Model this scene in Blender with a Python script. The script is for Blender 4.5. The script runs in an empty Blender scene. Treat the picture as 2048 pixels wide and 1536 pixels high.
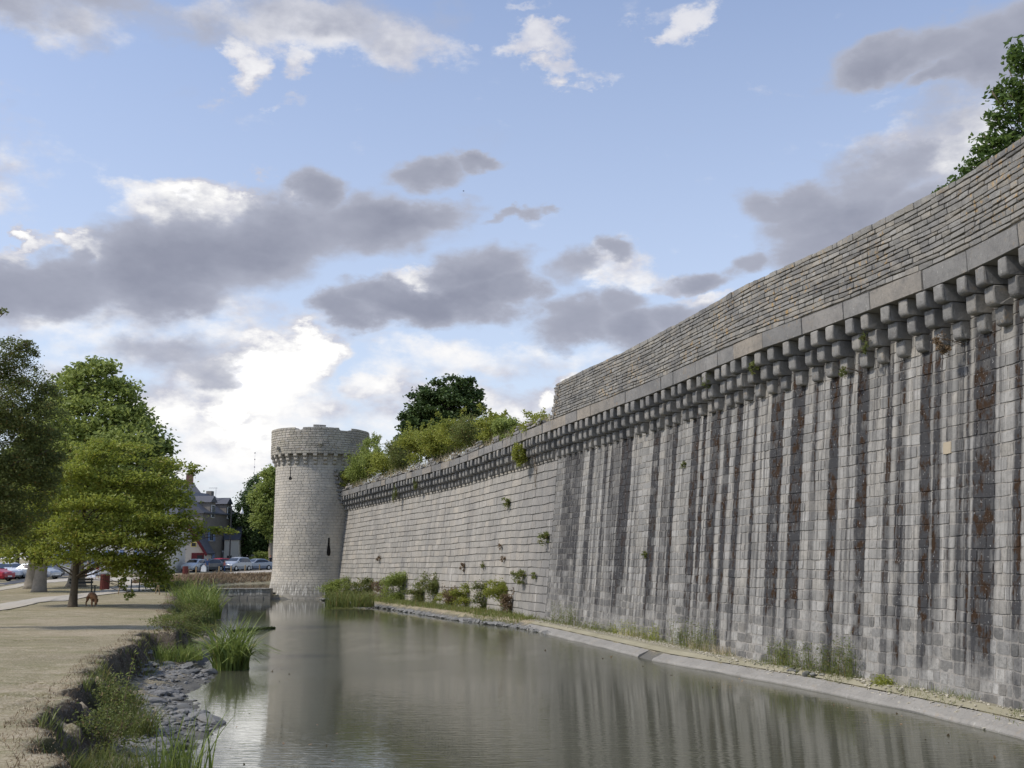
import bpy, bmesh, math, random
import numpy as np
from mathutils import Vector
RS = np.random.RandomState
PI = math.pi
rnd = random.Random(7)
SC = bpy.context.scene
COL = SC.collection

# ------------------------------------------------------------------ camera
FPX, CAMH = 2150.0, 3.0
PITCH = math.atan((1117-768)/FPX)
cam_d = bpy.data.cameras.new("camera")
cam = bpy.data.objects.new("camera", cam_d); COL.objects.link(cam)
cam.location = (0, 0, CAMH); cam.rotation_euler = (PI/2+PITCH, 0, 0)
cam_d.sensor_width = 36; cam_d.lens = 36*FPX/2048; cam_d.clip_end = 9000; cam_d.clip_start = .1
SC.camera = cam
_F = np.array([0, math.cos(PITCH), math.sin(PITCH)]); _U = np.array([0, -math.sin(PITCH), math.cos(PITCH)])
def ray(u, v):
    return _F*FPX + np.array([1., 0, 0])*(u-1024) + _U*(768-v)
def onz(u, v, z):                       # where a line of sight meets the level z
    d = ray(u, v); t = (z-CAMH)/d[2]; return (d[0]*t, d[1]*t)
def ony(u, v, y):                       # where it meets the upright plane at depth y
    d = ray(u, v); return (d[0]/d[1]*y, y, CAMH+d[2]/d[1]*y)

# ------------------------------------------------------------------ object helpers
def tag(o, label=None, cat=None, group=None, kind=None):
    if label: o['label'] = label
    if cat: o['category'] = cat
    if group: o['group'] = group
    if kind: o['kind'] = kind
    return o
def thing(name, label, cat, loc=(0, 0, 0), rz=0, group=None):
    o = bpy.data.objects.new(name, None); COL.objects.link(o)
    o.empty_display_size = .3
    o.location = loc; o.rotation_euler = (0, 0, rz)
    return tag(o, label, cat, group)
def mesh_np(name, V, F, mats, parent=None, smooth=False, uv=None, mi=None, loc=None):
    """V (n,3), F list of equal-length index arrays (each (m,k)); vertices are world (parent location is subtracted)"""
    V = np.asarray(V, dtype=np.float64)
    off = np.zeros(3)
    if parent is not None: off = np.array(parent.location)
    elif loc is not None: off = np.array(loc)
    if not isinstance(F, (list, tuple)): F = [F]
    F = [np.asarray(f, dtype=np.int32) for f in F if len(f)]
    me = bpy.data.meshes.new(name)
    me.vertices.add(len(V)); me.vertices.foreach_set("co", (V-off).astype(np.float32).ravel())
    idx = np.concatenate([f.ravel() for f in F])
    tot = np.concatenate([np.full(len(f), f.shape[1], np.int32) for f in F])
    st = np.concatenate([[0], np.cumsum(tot)[:-1]]).astype(np.int32)
    me.loops.add(len(idx)); me.loops.foreach_set("vertex_index", idx)
    me.polygons.add(len(tot)); me.polygons.foreach_set("loop_start", st)
    me.polygons.foreach_set("use_smooth", np.full(len(tot), bool(smooth)))
    if mi is not None: me.polygons.foreach_set("material_index", np.asarray(mi, np.int32))
    if uv is not None:
        l = me.uv_layers.new(name="UVMap"); l.data.foreach_set("uv", np.asarray(uv)[idx].astype(np.float32).ravel())
    me.update(calc_edges=True); me.validate()
    for m in (mats if isinstance(mats, (list, tuple)) else [mats]): me.materials.append(m)
    o = bpy.data.objects.new(name, me); COL.objects.link(o)
    if parent is not None: o.parent = parent
    elif loc is not None: o.location = loc
    return o
class MB:
    """collects simple shapes in LOCAL coordinates and builds one mesh object"""
    def __init__(s): s.v = []; s.f = []; s.m = []; s.cur = 0
    def add(s, vs, fs):
        b = len(s.v); s.v += [tuple(p) for p in vs]; s.f += [tuple(b+i for i in f) for f in fs]; s.m += [s.cur]*len(fs)
    def box(s, x0, x1, y0, y1, z0, z1):
        s.add([(x0,y0,z0),(x1,y0,z0),(x1,y1,z0),(x0,y1,z0),(x0,y0,z1),(x1,y0,z1),(x1,y1,z1),(x0,y1,z1)],
              [(3,2,1,0),(4,5,6,7),(0,1,5,4),(1,2,6,5),(2,3,7,6),(3,0,4,7)])
        return s
    def tube(s, pts, rad, n=8, cap=True):
        pts = [Vector(p) for p in pts]
        if not hasattr(rad, '__len__'): rad = [rad]*len(pts)
        b = len(s.v); up = None
        for i, p in enumerate(pts):
            d = (pts[min(i+1, len(pts)-1)]-pts[max(i-1, 0)])
            d = d.normalized() if d.length > 1e-9 else Vector((0, 0, 1))
            if up is None: a = d.orthogonal().normalized()
            else:
                a = up-d*up.dot(d); a = a.normalized() if a.length > 1e-6 else d.orthogonal().normalized()
            up = a; c = d.cross(a)
            for k in range(n):
                t = 2*PI*k/n; q = p+(a*math.cos(t)+c*math.sin(t))*rad[i]; s.v.append(tuple(q))
        for i in range(len(pts)-1):
            for k in range(n):
                k2 = (k+1) % n
                s.f.append((b+i*n+k, b+i*n+k2, b+(i+1)*n+k2, b+(i+1)*n+k)); s.m.append(s.cur)
        if cap:
            s.f.append(tuple(b+k for k in range(n-1, -1, -1))); s.m.append(s.cur)
            e = b+(len(pts)-1)*n; s.f.append(tuple(e+k for k in range(n))); s.m.append(s.cur)
        return s
    def prism(s, poly, y0, y1, axis='y'):
        """extrude a polygon given in (x,z) along y (or (y,z) along x, or (x,y) along z)"""
        n = len(poly)
        def P(a, b, t):
            return (a, t, b) if axis == 'y' else ((t, a, b) if axis == 'x' else (a, b, t))
        s.add([P(a, b, y0) for a, b in poly]+[P(a, b, y1) for a, b in poly],
              [tuple(range(n)), tuple(range(2*n-1, n-1, -1))]+[(i, (i+1) % n, n+(i+1) % n, n+i)[::-1] for i in range(n)])
        return s
    def lathe(s, prof, n=16, c=(0, 0)):
        b = len(s.v)
        for r, z in prof:
            for k in range(n):
                t = 2*PI*k/n; s.v.append((c[0]+r*math.cos(t), c[1]+r*math.sin(t), z))
        for i in range(len(prof)-1):
            for k in range(n):
                k2 = (k+1) % n
                s.f.append((b+i*n+k, b+i*n+k2, b+(i+1)*n+k2, b+(i+1)*n+k)); s.m.append(s.cur)
        s.f.append(tuple(b+k for k in range(n-1, -1, -1))); s.m.append(s.cur)
        e = b+(len(prof)-1)*n; s.f.append(tuple(e+k for k in range(n))); s.m.append(s.cur)
        return s
    def build(s, name, mats, parent=None, smooth=False, bevel=0, loc=None, rz=0):
        me = bpy.data.meshes.new(name); me.from_pydata(s.v, [], s.f); me.update()
        bm = bmesh.new(); bm.from_mesh(me); bmesh.ops.recalc_face_normals(bm, faces=bm.faces)
        bm.to_mesh(me); bm.free()
        for m in (mats if isinstance(mats, (list, tuple)) else [mats]): me.materials.append(m)
        me.polygons.foreach_set("material_index", s.m)
        if smooth: me.polygons.foreach_set("use_smooth", [True]*len(me.polygons))
        o = bpy.data.objects.new(name, me); COL.objects.link(o)
        if parent is not None: o.parent = parent
        if loc is not None: o.location = loc; o.rotation_euler = (0, 0, rz)
        if bevel:
            b = o.modifiers.new("Bevel", 'BEVEL'); b.width = bevel; b.segments = 2; b.limit_method = 'ANGLE'
        return o
def copy_tree(o, parent=None):
    c = o.copy(); COL.objects.link(c); c.parent = parent
    for ch in [q for q in bpy.data.objects if q.parent == o]: copy_tree(ch, c)
    return c

# ------------------------------------------------------------------ materials
class NT:
    def __init__(s, tree): s.t = tree; s.t.nodes.clear()
    def n(s, typ, **kw):
        x = s.t.nodes.new(typ)
        for k, v in kw.items():
            if k.startswith('i_'): x.inputs[int(k[2:])].default_value = v
            else: setattr(x, k, v)
        return x
    def l(s, a, b): s.t.links.new(a, b)
    def _in(s, sock, v):
        if hasattr(v, 'is_linked') or hasattr(v, 'links'): s.l(v, sock)
        elif v is not None: sock.default_value = v
    def math(s, op, a, b=None, c=None, clamp=False):
        x = s.n('ShaderNodeMath', operation=op); x.use_clamp = clamp
        s._in(x.inputs[0], a)
        if b is not None: s._in(x.inputs[1], b)
        if c is not None: s._in(x.inputs[2], c)
        return x.outputs[0]
    def vmath(s, op, a, b=None, c=None):
        x = s.n('ShaderNodeVectorMath', operation=op)
        s._in(x.inputs[0], a)
        if b is not None: s._in(x.inputs[1], b)
        if c is not None: s._in(x.inputs[2], c)
        return x.outputs['Value'] if op in ('LENGTH', 'DOT_PRODUCT') else x.outputs[0]
    def mix(s, f, a, b, blend='MIX'):
        x = s.n('ShaderNodeMix', data_type='RGBA', blend_type=blend)
        s._in(x.inputs[0], f)
        for i, v in ((6, a), (7, b)):
            if isinstance(v, tuple) and len(v) == 3: v = v+(1,)
            s._in(x.inputs[i], v)
        return x.outputs[2]
    def rng(s, v, a, b, c=0., d=1., smooth=False):
        x = s.n('ShaderNodeMapRange'); 
        if smooth: x.interpolation_type = 'SMOOTHSTEP'
        s._in(x.inputs[0], v)
        for i, q in enumerate((a, b, c, d)): x.inputs[i+1].default_value = q
        return x.outputs[0]
    def noise(s, vec, scale, detail=3, rough=.5, dist=0, dim='3D'):
        x = s.n('ShaderNodeTexNoise'); x.noise_dimensions = dim
        if vec is not None: s.l(vec, x.inputs['Vector'])
        x.inputs['Scale'].default_value = scale; x.inputs['Detail'].default_value = detail
        x.inputs['Roughness'].default_value = rough; x.inputs['Distortion'].default_value = dist
        return x.outputs['Fac']
    def mapping(s, vec, sc):
        return s.vmath('MULTIPLY', vec, sc)
    def ramp(s, v, stops, interp='LINEAR'):
        x = s.n('ShaderNodeValToRGB'); s._in(x.inputs[0], v); r = x.color_ramp; r.interpolation = interp
        while len(r.elements) > 1: r.elements.remove(r.elements[-1])
        for i, (p, c) in enumerate(stops):
            e = r.elements[0] if i == 0 else r.elements.new(p)
            e.position = p
            if not hasattr(c, '__len__'): c = (c, c, c)
            e.color = tuple(c)[:3]+(1,)
        return x.outputs[0]
def new_mat(name):
    m = bpy.data.materials.new(name); m.use_nodes = True
    return m, NT(m.node_tree)
def finish(nt, col, rough=.8, bump=None, bstr=.3, bdist=.02, metal=0, spec=.3, sub=None):
    b = nt.n('ShaderNodeBsdfPrincipled')
    if isinstance(col, tuple): col = tuple(col)[:3]+(1,)
    nt._in(b.inputs['Base Color'], col); nt._in(b.inputs['Roughness'], rough)
    b.inputs['Metallic'].default_value = metal
    b.inputs['Specular IOR Level'].default_value = spec
    if bump is not None:
        bp = nt.n('ShaderNodeBump'); bp.inputs['Strength'].default_value = bstr; bp.inputs['Distance'].default_value = bdist
        nt.l(bump, bp.inputs['Height']); nt.l(bp.outputs[0], b.inputs['Normal'])
    o = nt.n('ShaderNodeOutputMaterial'); nt.l(b.outputs[0], o.inputs[0])
    return b
def mat_simple(name, col, rough=.7, var=.15, scale=6., metal=0, spec=.3, bump=.1):
    m, t = new_mat(name)
    tc = t.n('ShaderNodeTexCoord').outputs['Object']
    nz = t.noise(tc, scale, 4, .6)
    c = t.mix(nz, tuple(max(0, q*(1-var)) for q in col), tuple(min(1, q*(1+var)) for q in col))
    finish(t, c, rough, nz, bump, .01, metal, spec)
    return m
def mat_leaf(name, dark, light, rough=.55, trans=.42, yel=None, ysh=.93):
    m, t = new_mat(name)
    g = t.n('ShaderNodeNewGeometry')
    r = g.outputs['Random Per Island']
    big = t.noise(g.outputs['Position'], .9, 2)
    f = t.math('ADD', t.math('MULTIPLY', r, .6), t.math('MULTIPLY', t.rng(big, .38, .62), .4))
    c = t.mix(f, dark, light)
    if yel: c = t.mix(t.rng(r, ysh, ysh+.03), c, yel)
    b = t.n('ShaderNodeBsdfPrincipled'); t.l(c, b.inputs['Base Color']); b.inputs['Roughness'].default_value = rough
    b.inputs['Specular IOR Level'].default_value = .35
    tr = t.n('ShaderNodeBsdfTranslucent'); t.l(t.mix(.5, c, light), tr.inputs[0])
    mx = t.n('ShaderNodeMixShader', i_0=trans); t.l(b.outputs[0], mx.inputs[1]); t.l(tr.outputs[0], mx.inputs[2])
    o = t.n('ShaderNodeOutputMaterial'); t.l(mx.outputs[0], o.inputs[0])
    return m

# ------------------------------------------------------------------ the line of the town wall
LIP = np.array([(10.3,-10),(10.25,-2),(10.1,5),(9.85,12),(9.35,18.96),(9.03,21.5),(8.06,25.05),(6.64,29.5),(4.83,37.2),(1.9,47.2),(-.63,56.3),(-3.65,63.2),(-7.4,71.5),(-14.3,84.8)])
_sg = np.r_[0, np.cumsum(np.hypot(*np.diff(LIP, axis=0).T))]
SLEN = _sg[-1]
_S = np.arange(-1, SLEN+1, .25)
_X = np.interp(_S, _sg, LIP[:, 0]); _Y = np.interp(_S, _sg, LIP[:, 1])
k = np.ones(9)/9
_X[4:-4] = np.convolve(_X, k, 'same')[4:-4]; _Y[4:-4] = np.convolve(_Y, k, 'same')[4:-4]
_tx = np.gradient(_X); _ty = np.gradient(_Y); _tx[:4] = _tx[5]; _ty[:4] = _ty[5]; _tx[-4:] = _tx[-6]; _ty[-4:] = _ty[-6]
_l = np.hypot(_tx, _ty); _tx /= _l; _ty /= _l
def wpt(s, off=0.):                     # off: metres out over the moat
    s = np.asarray(s, float)
    x = np.interp(s, _S, _X); y = np.interp(s, _S, _Y); tx = np.interp(s, _S, _tx); ty = np.interp(s, _S, _ty)
    return x-ty*off, y+tx*off
def wang(s):
    return math.atan2(float(np.interp(s, _S, _ty)), float(np.interp(s, _S, _tx)))
def zsc(s): return np.interp(s, [0, 67.7, 75.2, 84.3, 98], [1, 1, 8.28/8.65, 8.08/8.65, 7.61/8.65])
def face_off(z): return -.62+(8-np.asarray(z, float))*.092
def u2s(u, z=4., lo=22, hi=98):         # wall station seen at photo column u
    ss = np.arange(lo, hi, .1); x, y = wpt(ss, face_off(z)); d = np.array([x, y, np.full_like(x, z-CAMH)]).T
    uu = 1024+FPX*x/(d@_F); return float(np.interp(-u, -uu, ss))
def frame_wall(s, z, off): x, y = wpt(s, face_off(z)+off); return np.stack([x, y, z*zsc(s)], -1)
def frame_lip(s, z, off): x, y = wpt(s, off); return np.stack([x, y, z*zsc(s)], -1)

def stones(frame, s0, s1, z0, z1, hf, lf, gh=.016, gv=.012, jit=.012, seed=1, keep=None, rough=.012, wav=.02, rnd_c=.03):
    r = RS(seed); A = []
    z = z0; k = 0
    ph = r.rand(400, 3)*6.28
    def wob(s, k):
        return wav*(np.sin(s*.9+ph[k % 400, 0])*.5+np.sin(s*2.3+ph[k % 400, 1])*.3+np.sin(s*5.1+ph[k % 400, 2])*.2)
    while z < z1-.02:
        h = min(hf(z, r), z1-z)
        if z1-(z+h) < .06: h = z1-z
        s = s0-r.rand()*.3
        while s < s1:
            l = lf(z, r); a = max(s, s0); b = min(s+l, s1)
            if b-a > .05 and (keep is None or keep((a+b)/2, z+h/2, r)):
                A.append((a, b, z+wob(a, k), z+wob(b, k), z+h+wob(a, k+1), z+h+wob(b, k+1)))
            s += l
        z += h; k += 1
    A = np.array(A); n = len(A)
    gvv = gv*(.5+r.rand(n)); ghh = gh*(.5+r.rand(n))
    a = A[:, 0]+gvv/2; b = A[:, 1]-gvv/2; za0 = A[:, 2]+ghh/2; zb0 = A[:, 3]+ghh/2; za1 = A[:, 4]-ghh/2; zb1 = A[:, 5]-ghh/2
    S = np.zeros((n, 17)); Z = np.zeros((n, 17)); D = np.zeros((n, 17))
    base = (r.rand(n)-.5)*2*jit; tx = (r.rand(n)-.5)*jit*1.2; tz = (r.rand(n)-.5)*jit*1.2
    i = 0
    rc = np.minimum(rnd_c, .22*np.minimum(b-a, za1-za0))
    for q in range(3):
        for p in range(3):
            fp = p/2.; fq = q/2.
            s_ = a+(b-a)*fp; zl = za0+(za1-za0)*fq; zr = zb0+(zb1-zb0)*fq; z_ = zl+(zr-zl)*fp
            edge = (p != 1)+(q != 1)
            s_ = s_+(1-p)*rc*(.3 if edge == 1 else .6)*(p != 1)
            z_ = z_+(1-q)*rc*(.3 if edge == 1 else .6)*(q != 1)
            d_ = base+tx*(p-1)+tz*(q-1)-rough*[0, .25, .6][edge]+(r.rand(n)-.5)*rough*.8
            S[:, i] = s_; Z[:, i] = z_; D[:, i] = d_; i += 1
    per = [0, 1, 2, 5, 8, 7, 6, 3]
    cs = (a+b)/2; cz = (za0+zb1)/2
    for j, q in enumerate(per):
        p_, q_ = q % 3, q//3
        S[:, 9+j] = np.where(p_ == 0, a, np.where(p_ == 2, b, S[:, q])); 
        zl = za0+(za1-za0)*q_/2.; zr = zb0+(zb1-zb0)*q_/2.
        Z[:, 9+j] = zl+(zr-zl)*p_/2.
        D[:, 9+j] = D[:, q]-.05
    V = frame(S.ravel(), Z.ravel(), D.ravel())
    f = [(0, 1, 4, 3), (1, 2, 5, 4), (3, 4, 7, 6), (4, 5, 8, 7)]+[(per[j], 9+j, 9+(j+1) % 8, per[(j+1) % 8]) for j in range(8)]
    F = (np.array(f)[None]+17*np.arange(n)[:, None, None]).reshape(-1, 4)
    return V, F, np.stack([S.ravel(), Z.ravel()], -1)
def sheet(frame, ss, zs, off):
    SS, ZZ = np.meshgrid(ss, zs); o = off(SS, ZZ) if callable(off) else np.full_like(SS, off)
    V = frame(SS.ravel(), ZZ.ravel(), o.ravel()); nx, ny = len(ss), len(zs)
    i = np.arange((ny-1)*(nx-1)); r_, c_ = i//(nx-1), i % (nx-1); q = r_*nx+c_
    return V, np.stack([q, q+1, q+nx+1, q+nx], -1), np.stack([SS.ravel(), ZZ.ravel()], -1)
def loft(rings, closed=True, caps=True):
    """rings: (n, k, 3)"""
    R = np.asarray(rings); n, k, _ = R.shape; V = R.reshape(-1, 3)
    kk = k if closed else k-1
    i = np.arange((n-1)*kk); a, b = i//kk, i % kk; b2 = (b+1) % k
    F = np.stack([a*k+b, a*k+b2, (a+1)*k+b2, (a+1)*k+b], -1)
    G = [F]
    if caps: G.append(np.array([list(range(k))[::-1], [(n-1)*k+j for j in range(k)]]))
    return V, G
# ------------------------------------------------------------------ ground heights
def P0(px, z=0.): return [onz(u, v, z) for u, v in px]
BY, BZ = [30, 60, 90, 116, 126, 132], [.95, 1.02, 1.1, 1.2, 1.45, 1.55]
def gp(u, v):                          # where a line of sight meets the gently rising left bank
    z = 1.
    for _ in range(25): z = .5*z+.5*float(np.interp(onz(u, v, z)[1], BY, BZ))
    return onz(u, v, z)
LEFT_LIP = [(0,2.8),(-1.6,4.0),(-3.0,6),(-4.0,8.5)]+[gp(*q) for q in ((97,1528),(66,1474),(70,1437),(117,1399),(165,1355),(187,1330),(205,1308),(255,1288),(276,1266),(318,1259),(352,1264),(352,1256),(340,1238),(331,1221),(345,1200),(337,1176),(360,1166),(392,1160),(405,1157),(440,1153),(480,1151),(545,1149))]+[(-16,123),(-6,123)]
fs = np.linspace(12.4, SLEN-.3, 40); fx, fy = wpt(fs, face_off(.3))
FOOT = list(zip(fx, fy))
MOAT = np.array(LEFT_LIP+[(-6, 90)]+FOOT[::-1]+[(10.3, 2.6)])
LLIP = np.array(LEFT_LIP)
WATER_L = [(4,5.4),(0,6.0),(-1.6,7.8),(-2.9,10.5),(-3.9,13)]+P0([(385,1536),(388,1500),(440,1445),(392,1412),(372,1390),(432,1357),(405,1332),(445,1292),(425,1262),(398,1246),(428,1216),(410,1199)])
WATER_R = P0([(640,1199),(700,1208),(800,1222),(900,1239),(1040,1257),(1100,1270),(1320,1325),(1600,1375),(1850,1430),(2048,1478)])+[(9.0,15),(9.35,10),(9.5,5)]
WPOLY = np.array(WATER_L+[(-24.0,81.8),(-15,81.8)]+WATER_R)
W2 = np.array([(-24.3,82.4),(-26,90),(-27.6,98),(-28,104),(-27.2,110),(-25,114.5),(-21,117.5),(-15,119),(-6,119.5),(-6,83)])
def inside(P, poly):
    x, y = P[:, 0], P[:, 1]; c = np.zeros(len(P), bool); n = len(poly)
    for i in range(n):
        x1, y1 = poly[i]; x2, y2 = poly[(i+1) % n]
        if y1 == y2: continue
        m = (y1 > y) != (y2 > y)
        c ^= m & (x < (x2-x1)*(y-y1)/(y2-y1)+x1)
    return c
def dist(P, line, closed=False):
    d = np.full(len(P), 1e9); n = len(line)
    for i in range(n if closed else n-1):
        a = np.array(line[i]); b = np.array(line[(i+1) % n]); ab = b-a; L = max(ab@ab, 1e-9)
        t = np.clip(((P-a)@ab)/L, 0, 1); q = P-a-t[:, None]*ab
        d = np.minimum(d, np.hypot(q[:, 0], q[:, 1]))
    return d
def vnoise(x, y, seed=0):
    r = RS(seed); t = np.zeros_like(x)
    for o in range(6):
        a = r.rand()*6.28; f = 1.0*(.8+.5*r.rand()); p = r.rand(2)*6.28
        t += np.sin((x*math.cos(a)+y*math.sin(a))*f*2+p[0])*np.sin((-x*math.sin(a)+y*math.cos(a))*f*1.7+p[1])
    return t/3.
def sstep(t): t = np.clip(t, 0, 1); return t*t*(3-2*t)
WL = np.stack(wpt(np.linspace(0, SLEN-.5, 90)), -1)
WLN = (np.interp(np.linspace(0, SLEN-.5, 90), _S, _tx), np.interp(np.linspace(0, SLEN-.5, 90), _S, _ty))
def gh(x, y):
    x = np.atleast_1d(np.asarray(x, float)); y = np.atleast_1d(np.asarray(y, float)); P = np.stack([x, y], -1)
    base = np.interp(y, BY, BZ)+.045*vnoise(x*.35, y*.35, 3)+.02*vnoise(x*1.3, y*1.3, 4)*(y < 60)
    h = base.copy()
    near = (x > -60) & (x < 40) & (y > -15) & (y < 140)
    Pn = P[near]
    if len(Pn):
        hb = base[near]
        inm = inside(Pn, MOAT); dl = dist(Pn, LLIP); inw = inside(Pn, WPOLY); dw = dist(Pn, WPOLY, True)
        in2 = inside(Pn, W2); d2 = dist(Pn, W2, True); df = dist(Pn, FOOT)
        jag = .28*vnoise(Pn[:, 0]*1.5, Pn[:, 1]*1.5, 8)+.13*vnoise(Pn[:, 0]*5, Pn[:, 1]*5, 9)
        dlj = np.where(inm, dl, -dl)+jag*np.clip(1-dl/2, 0, 1)
        t = np.clip(dlj, 0, None)/(np.clip(dlj, 0, None)+dw+1e-6)
        brk = np.where(Pn[:, 1] < 32, .30, .5)
        prof = hb-(hb-.22)*sstep(t/brk)**.8
        prof = np.where(t > brk, .22*(1-(t-brk)/(1-brk)), prof)+.05*vnoise(Pn[:, 0]*3, Pn[:, 1]*3, 5)*(t > .3)
        right = df < dl
        prof = np.where(right, np.clip(.3*dw/.5, 0, .3), prof)
        up = (Pn[:, 1] > 82) & (~right | (Pn[:, 1] > 90))
        p2 = .5+(hb-.5)*sstep(d2/(d2+np.clip(dlj, 0, None)+1e-6)*1.3)
        prof = np.where(up, p2, prof)
        hh = np.where(inm, prof, hb)
        hh = np.where(inm & inw, -np.clip(dw*.45, 0, 1.2), hh)
        hh = np.where(in2, .5-np.clip(d2*.4, 0, .7), hh)
        # soft rounded shoulder just outside the lip
        hh = np.where(~inm & (dlj > 0), hb-.25*np.clip(dlj, 0, .6), hh)
        # earth rampart behind the wall
        dW = dist(Pn, WL); k = np.argmin((Pn[:, None, 0]-WL[None, :, 0])**2+(Pn[:, None, 1]-WL[None, :, 1])**2, axis=1)
        q = Pn-WL[k]; off = -q[:, 0]*WLN[1][k]+q[:, 1]*WLN[0][k]     # >0: over the moat
        rmp = (off < -.5) & (Pn[:, 1] < 90) & (Pn[:, 1] > -14) & ~inm
        top = np.interp(Pn[:, 1], [-14, 45, 60, 85, 90], [8.4, 8.4, 8.3, 7.0, 2])
        rise = sstep((-off-.6)/.7)*(1-sstep((-off-9)/9))
        hh = np.where(rmp, hb+(top-hb)*rise, hh)
        hh = np.where(~inm & (off > -.7) & (off < 1.2) & (df < 1.3) & (Pn[:, 1] > 12) & (Pn[:, 1] < 86), .28, hh)
        h[near] = hh
    return h
def gz(x, y): return float(gh(x, y)[0])

def axis(segs):
    a = [segs[0][0]]
    for lo, hi, st in segs:
        n = max(1, int(round((hi-lo)/st))); a += list(np.linspace(lo, hi, n+1)[1:])
    return np.array(a)
def geo(a, b, n): return list(np.sign(b)*np.geomspace(abs(a), abs(b), n))
gx = np.array(sorted(set(geo(-60, -3000, 14)[::-1]+list(axis([(-60,-30,2),(-30,-14,.4),(-14,-2,.12),(-2,14,.35),(14,40,2)]))+geo(40, 3000, 14))))
gy = np.array(sorted(set([-3000,-900,-300,-120,-50]+list(axis([(-20,4,1.2),(4,32,.12),(32,62,.3),(62,112,.5),(112,160,3)]))+geo(160, 4000, 16))))
GX, GY = np.meshgrid(gx, gy)
H_ = gh(GX.ravel(), GY.ravel())
nx, ny = len(gx), len(gy)
i = np.arange((ny-1)*(nx-1)); q = (i//(nx-1))*nx+i % (nx-1)
gV = np.stack([GX.ravel(), GY.ravel(), H_], -1)
# overhang wiggle so the eroded bank is not a clean ramp
m_ = (H_ > .1) & (H_ < .92) & (gV[:, 0] < 0) & (gV[:, 1] < 60) & (gV[:, 1] > 4)
rr = RS(5); gV[m_, 0] += (rr.rand(m_.sum())-.5)*.13; gV[m_, 1] += (rr.rand(m_.sum())-.5)*.1; gV[m_, 2] += (rr.rand(m_.sum())-.5)*.07

def ground_material():
    m, t = new_mat("dry_grass_earth")
    g = t.n('ShaderNodeNewGeometry'); P = g.outputs['Position']
    sep = t.n('ShaderNodeSeparateXYZ'); t.l(P, sep.inputs[0]); sn = t.n('ShaderNodeSeparateXYZ'); t.l(g.outputs['Normal'], sn.inputs[0])
    n1 = t.noise(P, .30, 6, .68); n2 = t.noise(P, 2.2, 5, .65); n3 = t.noise(P, 24, 4, .7); n4 = t.noise(P, 90, 2, .6)
    st = t.noise(t.mapping(P, (1, 5., 1)), .5, 4, .6)
    c = t.mix(t.rng(n1, .38, .62), (.36, .30, .205), (.26, .23, .135))
    c = t.mix(t.math('MULTIPLY', t.rng(n2, .48, .64), .6), c, (.44, .375, .27))
    c = t.mix(t.math('MULTIPLY', t.rng(st, .46, .62), .75), c, (.185, .18, .085))
    c = t.mix(t.rng(t.noise(t.mapping(P, (1, 2.2, 1)), .16, 4, .6), .5, .62, 0, .45), c, (.20, .175, .105))
    c = t.mix(t.math('MULTIPLY', t.rng(n3, .50, .66), .7), c, (.50, .435, .33))
    c = t.mix(t.math('MULTIPLY', t.rng(n3, .5, .34), .75), c, (.20, .165, .10))
    earth = t.mix(t.rng(n2, .35, .65), (.05, .04, .028), (.155, .13, .10))
    earth = t.mix(t.math('MULTIPLY', t.rng(n3, .5, .7), .6), earth, (.30, .27, .22))
    earth = t.mix(t.math('MULTIPLY', t.rng(n1, .48, .6), .6), earth, (.07, .085, .025))
    sl = t.rng(t.math('ADD', sn.outputs[2], t.math('MULTIPLY', t.math('SUBTRACT', n3, .5), .5)), .93, .80)
    c = t.mix(sl, c, earth)
    mud = t.mix(n3, (.07, .068, .058), (.2, .195, .175))
    low = t.rng(t.math('ADD', sep.outputs[2], t.math('MULTIPLY', t.math('SUBTRACT', n2, .5), .5)), .26, .10)
    c = t.mix(low, c, mud)
    # light sandy grit on the ledge at the foot of the wall
    h = t.math('ADD', t.math('MULTIPLY', n3, .8), t.math('MULTIPLY', n4, .5))
    finish(t, c, .95, h, .55, .035, 0, .1)
    return m
M_ground = ground_material()
ground = mesh_np("ground", gV, np.stack([q, q+1, q+nx+1, q+nx], -1), M_ground, smooth=True)
tag(ground, kind='structure')

# water
def water_material(name, rip):
    m, t = new_mat(name)
    P = t.n('ShaderNodeNewGeometry').outputs['Position']
    sep = t.n('ShaderNodeSeparateXYZ'); t.l(P, sep.inputs[0])
    a = t.noise(t.mapping(P, (1.6, 5., 1)), 1.6, 3, .55, .3)
    b = t.noise(t.mapping(P, (.9, 1.4, 1)), 14, 2, .6)
    w = t.noise(t.mapping(P, (.55, 3.2, 1)), 3.6, 2, .5, .6)
    patch = t.rng(t.noise(P, .16, 2), .38, .6)
    nearf = t.rng(sep.outputs[1], 31, 15)
    h = t.math('ADD', t.math('MULTIPLY', a, .3), t.math('MULTIPLY', t.math('MULTIPLY', w, nearf), t.math('ADD', .45, patch)))
    zone = t.math('MULTIPLY', t.rng(sep.outputs[1], 24, 30, 0, 1, True), t.rng(sep.outputs[1], 62, 46, 0, 1, True)); zone = t.math('MULTIPLY', zone, t.rng(t.noise(t.mapping(P, (1, .35, 1)), .35, 3, .6), .3, .5, .45, 1))
    h = t.math('ADD', h, t.math('MULTIPLY', b, t.math('ADD', .035, t.math('MULTIPLY', zone, .12))))
    murk = t.mix(t.noise(P, .3, 2), (.080, .081, .052), (.067, .069, .045))
    b_ = finish(t, murk, t.math('ADD', .03, t.math('MULTIPLY', zone, .13)), h, rip, .02, 0, .5)
    b_.inputs['IOR'].default_value = 1.33
    return m
M_water = water_material("moat_water", .24)
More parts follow.
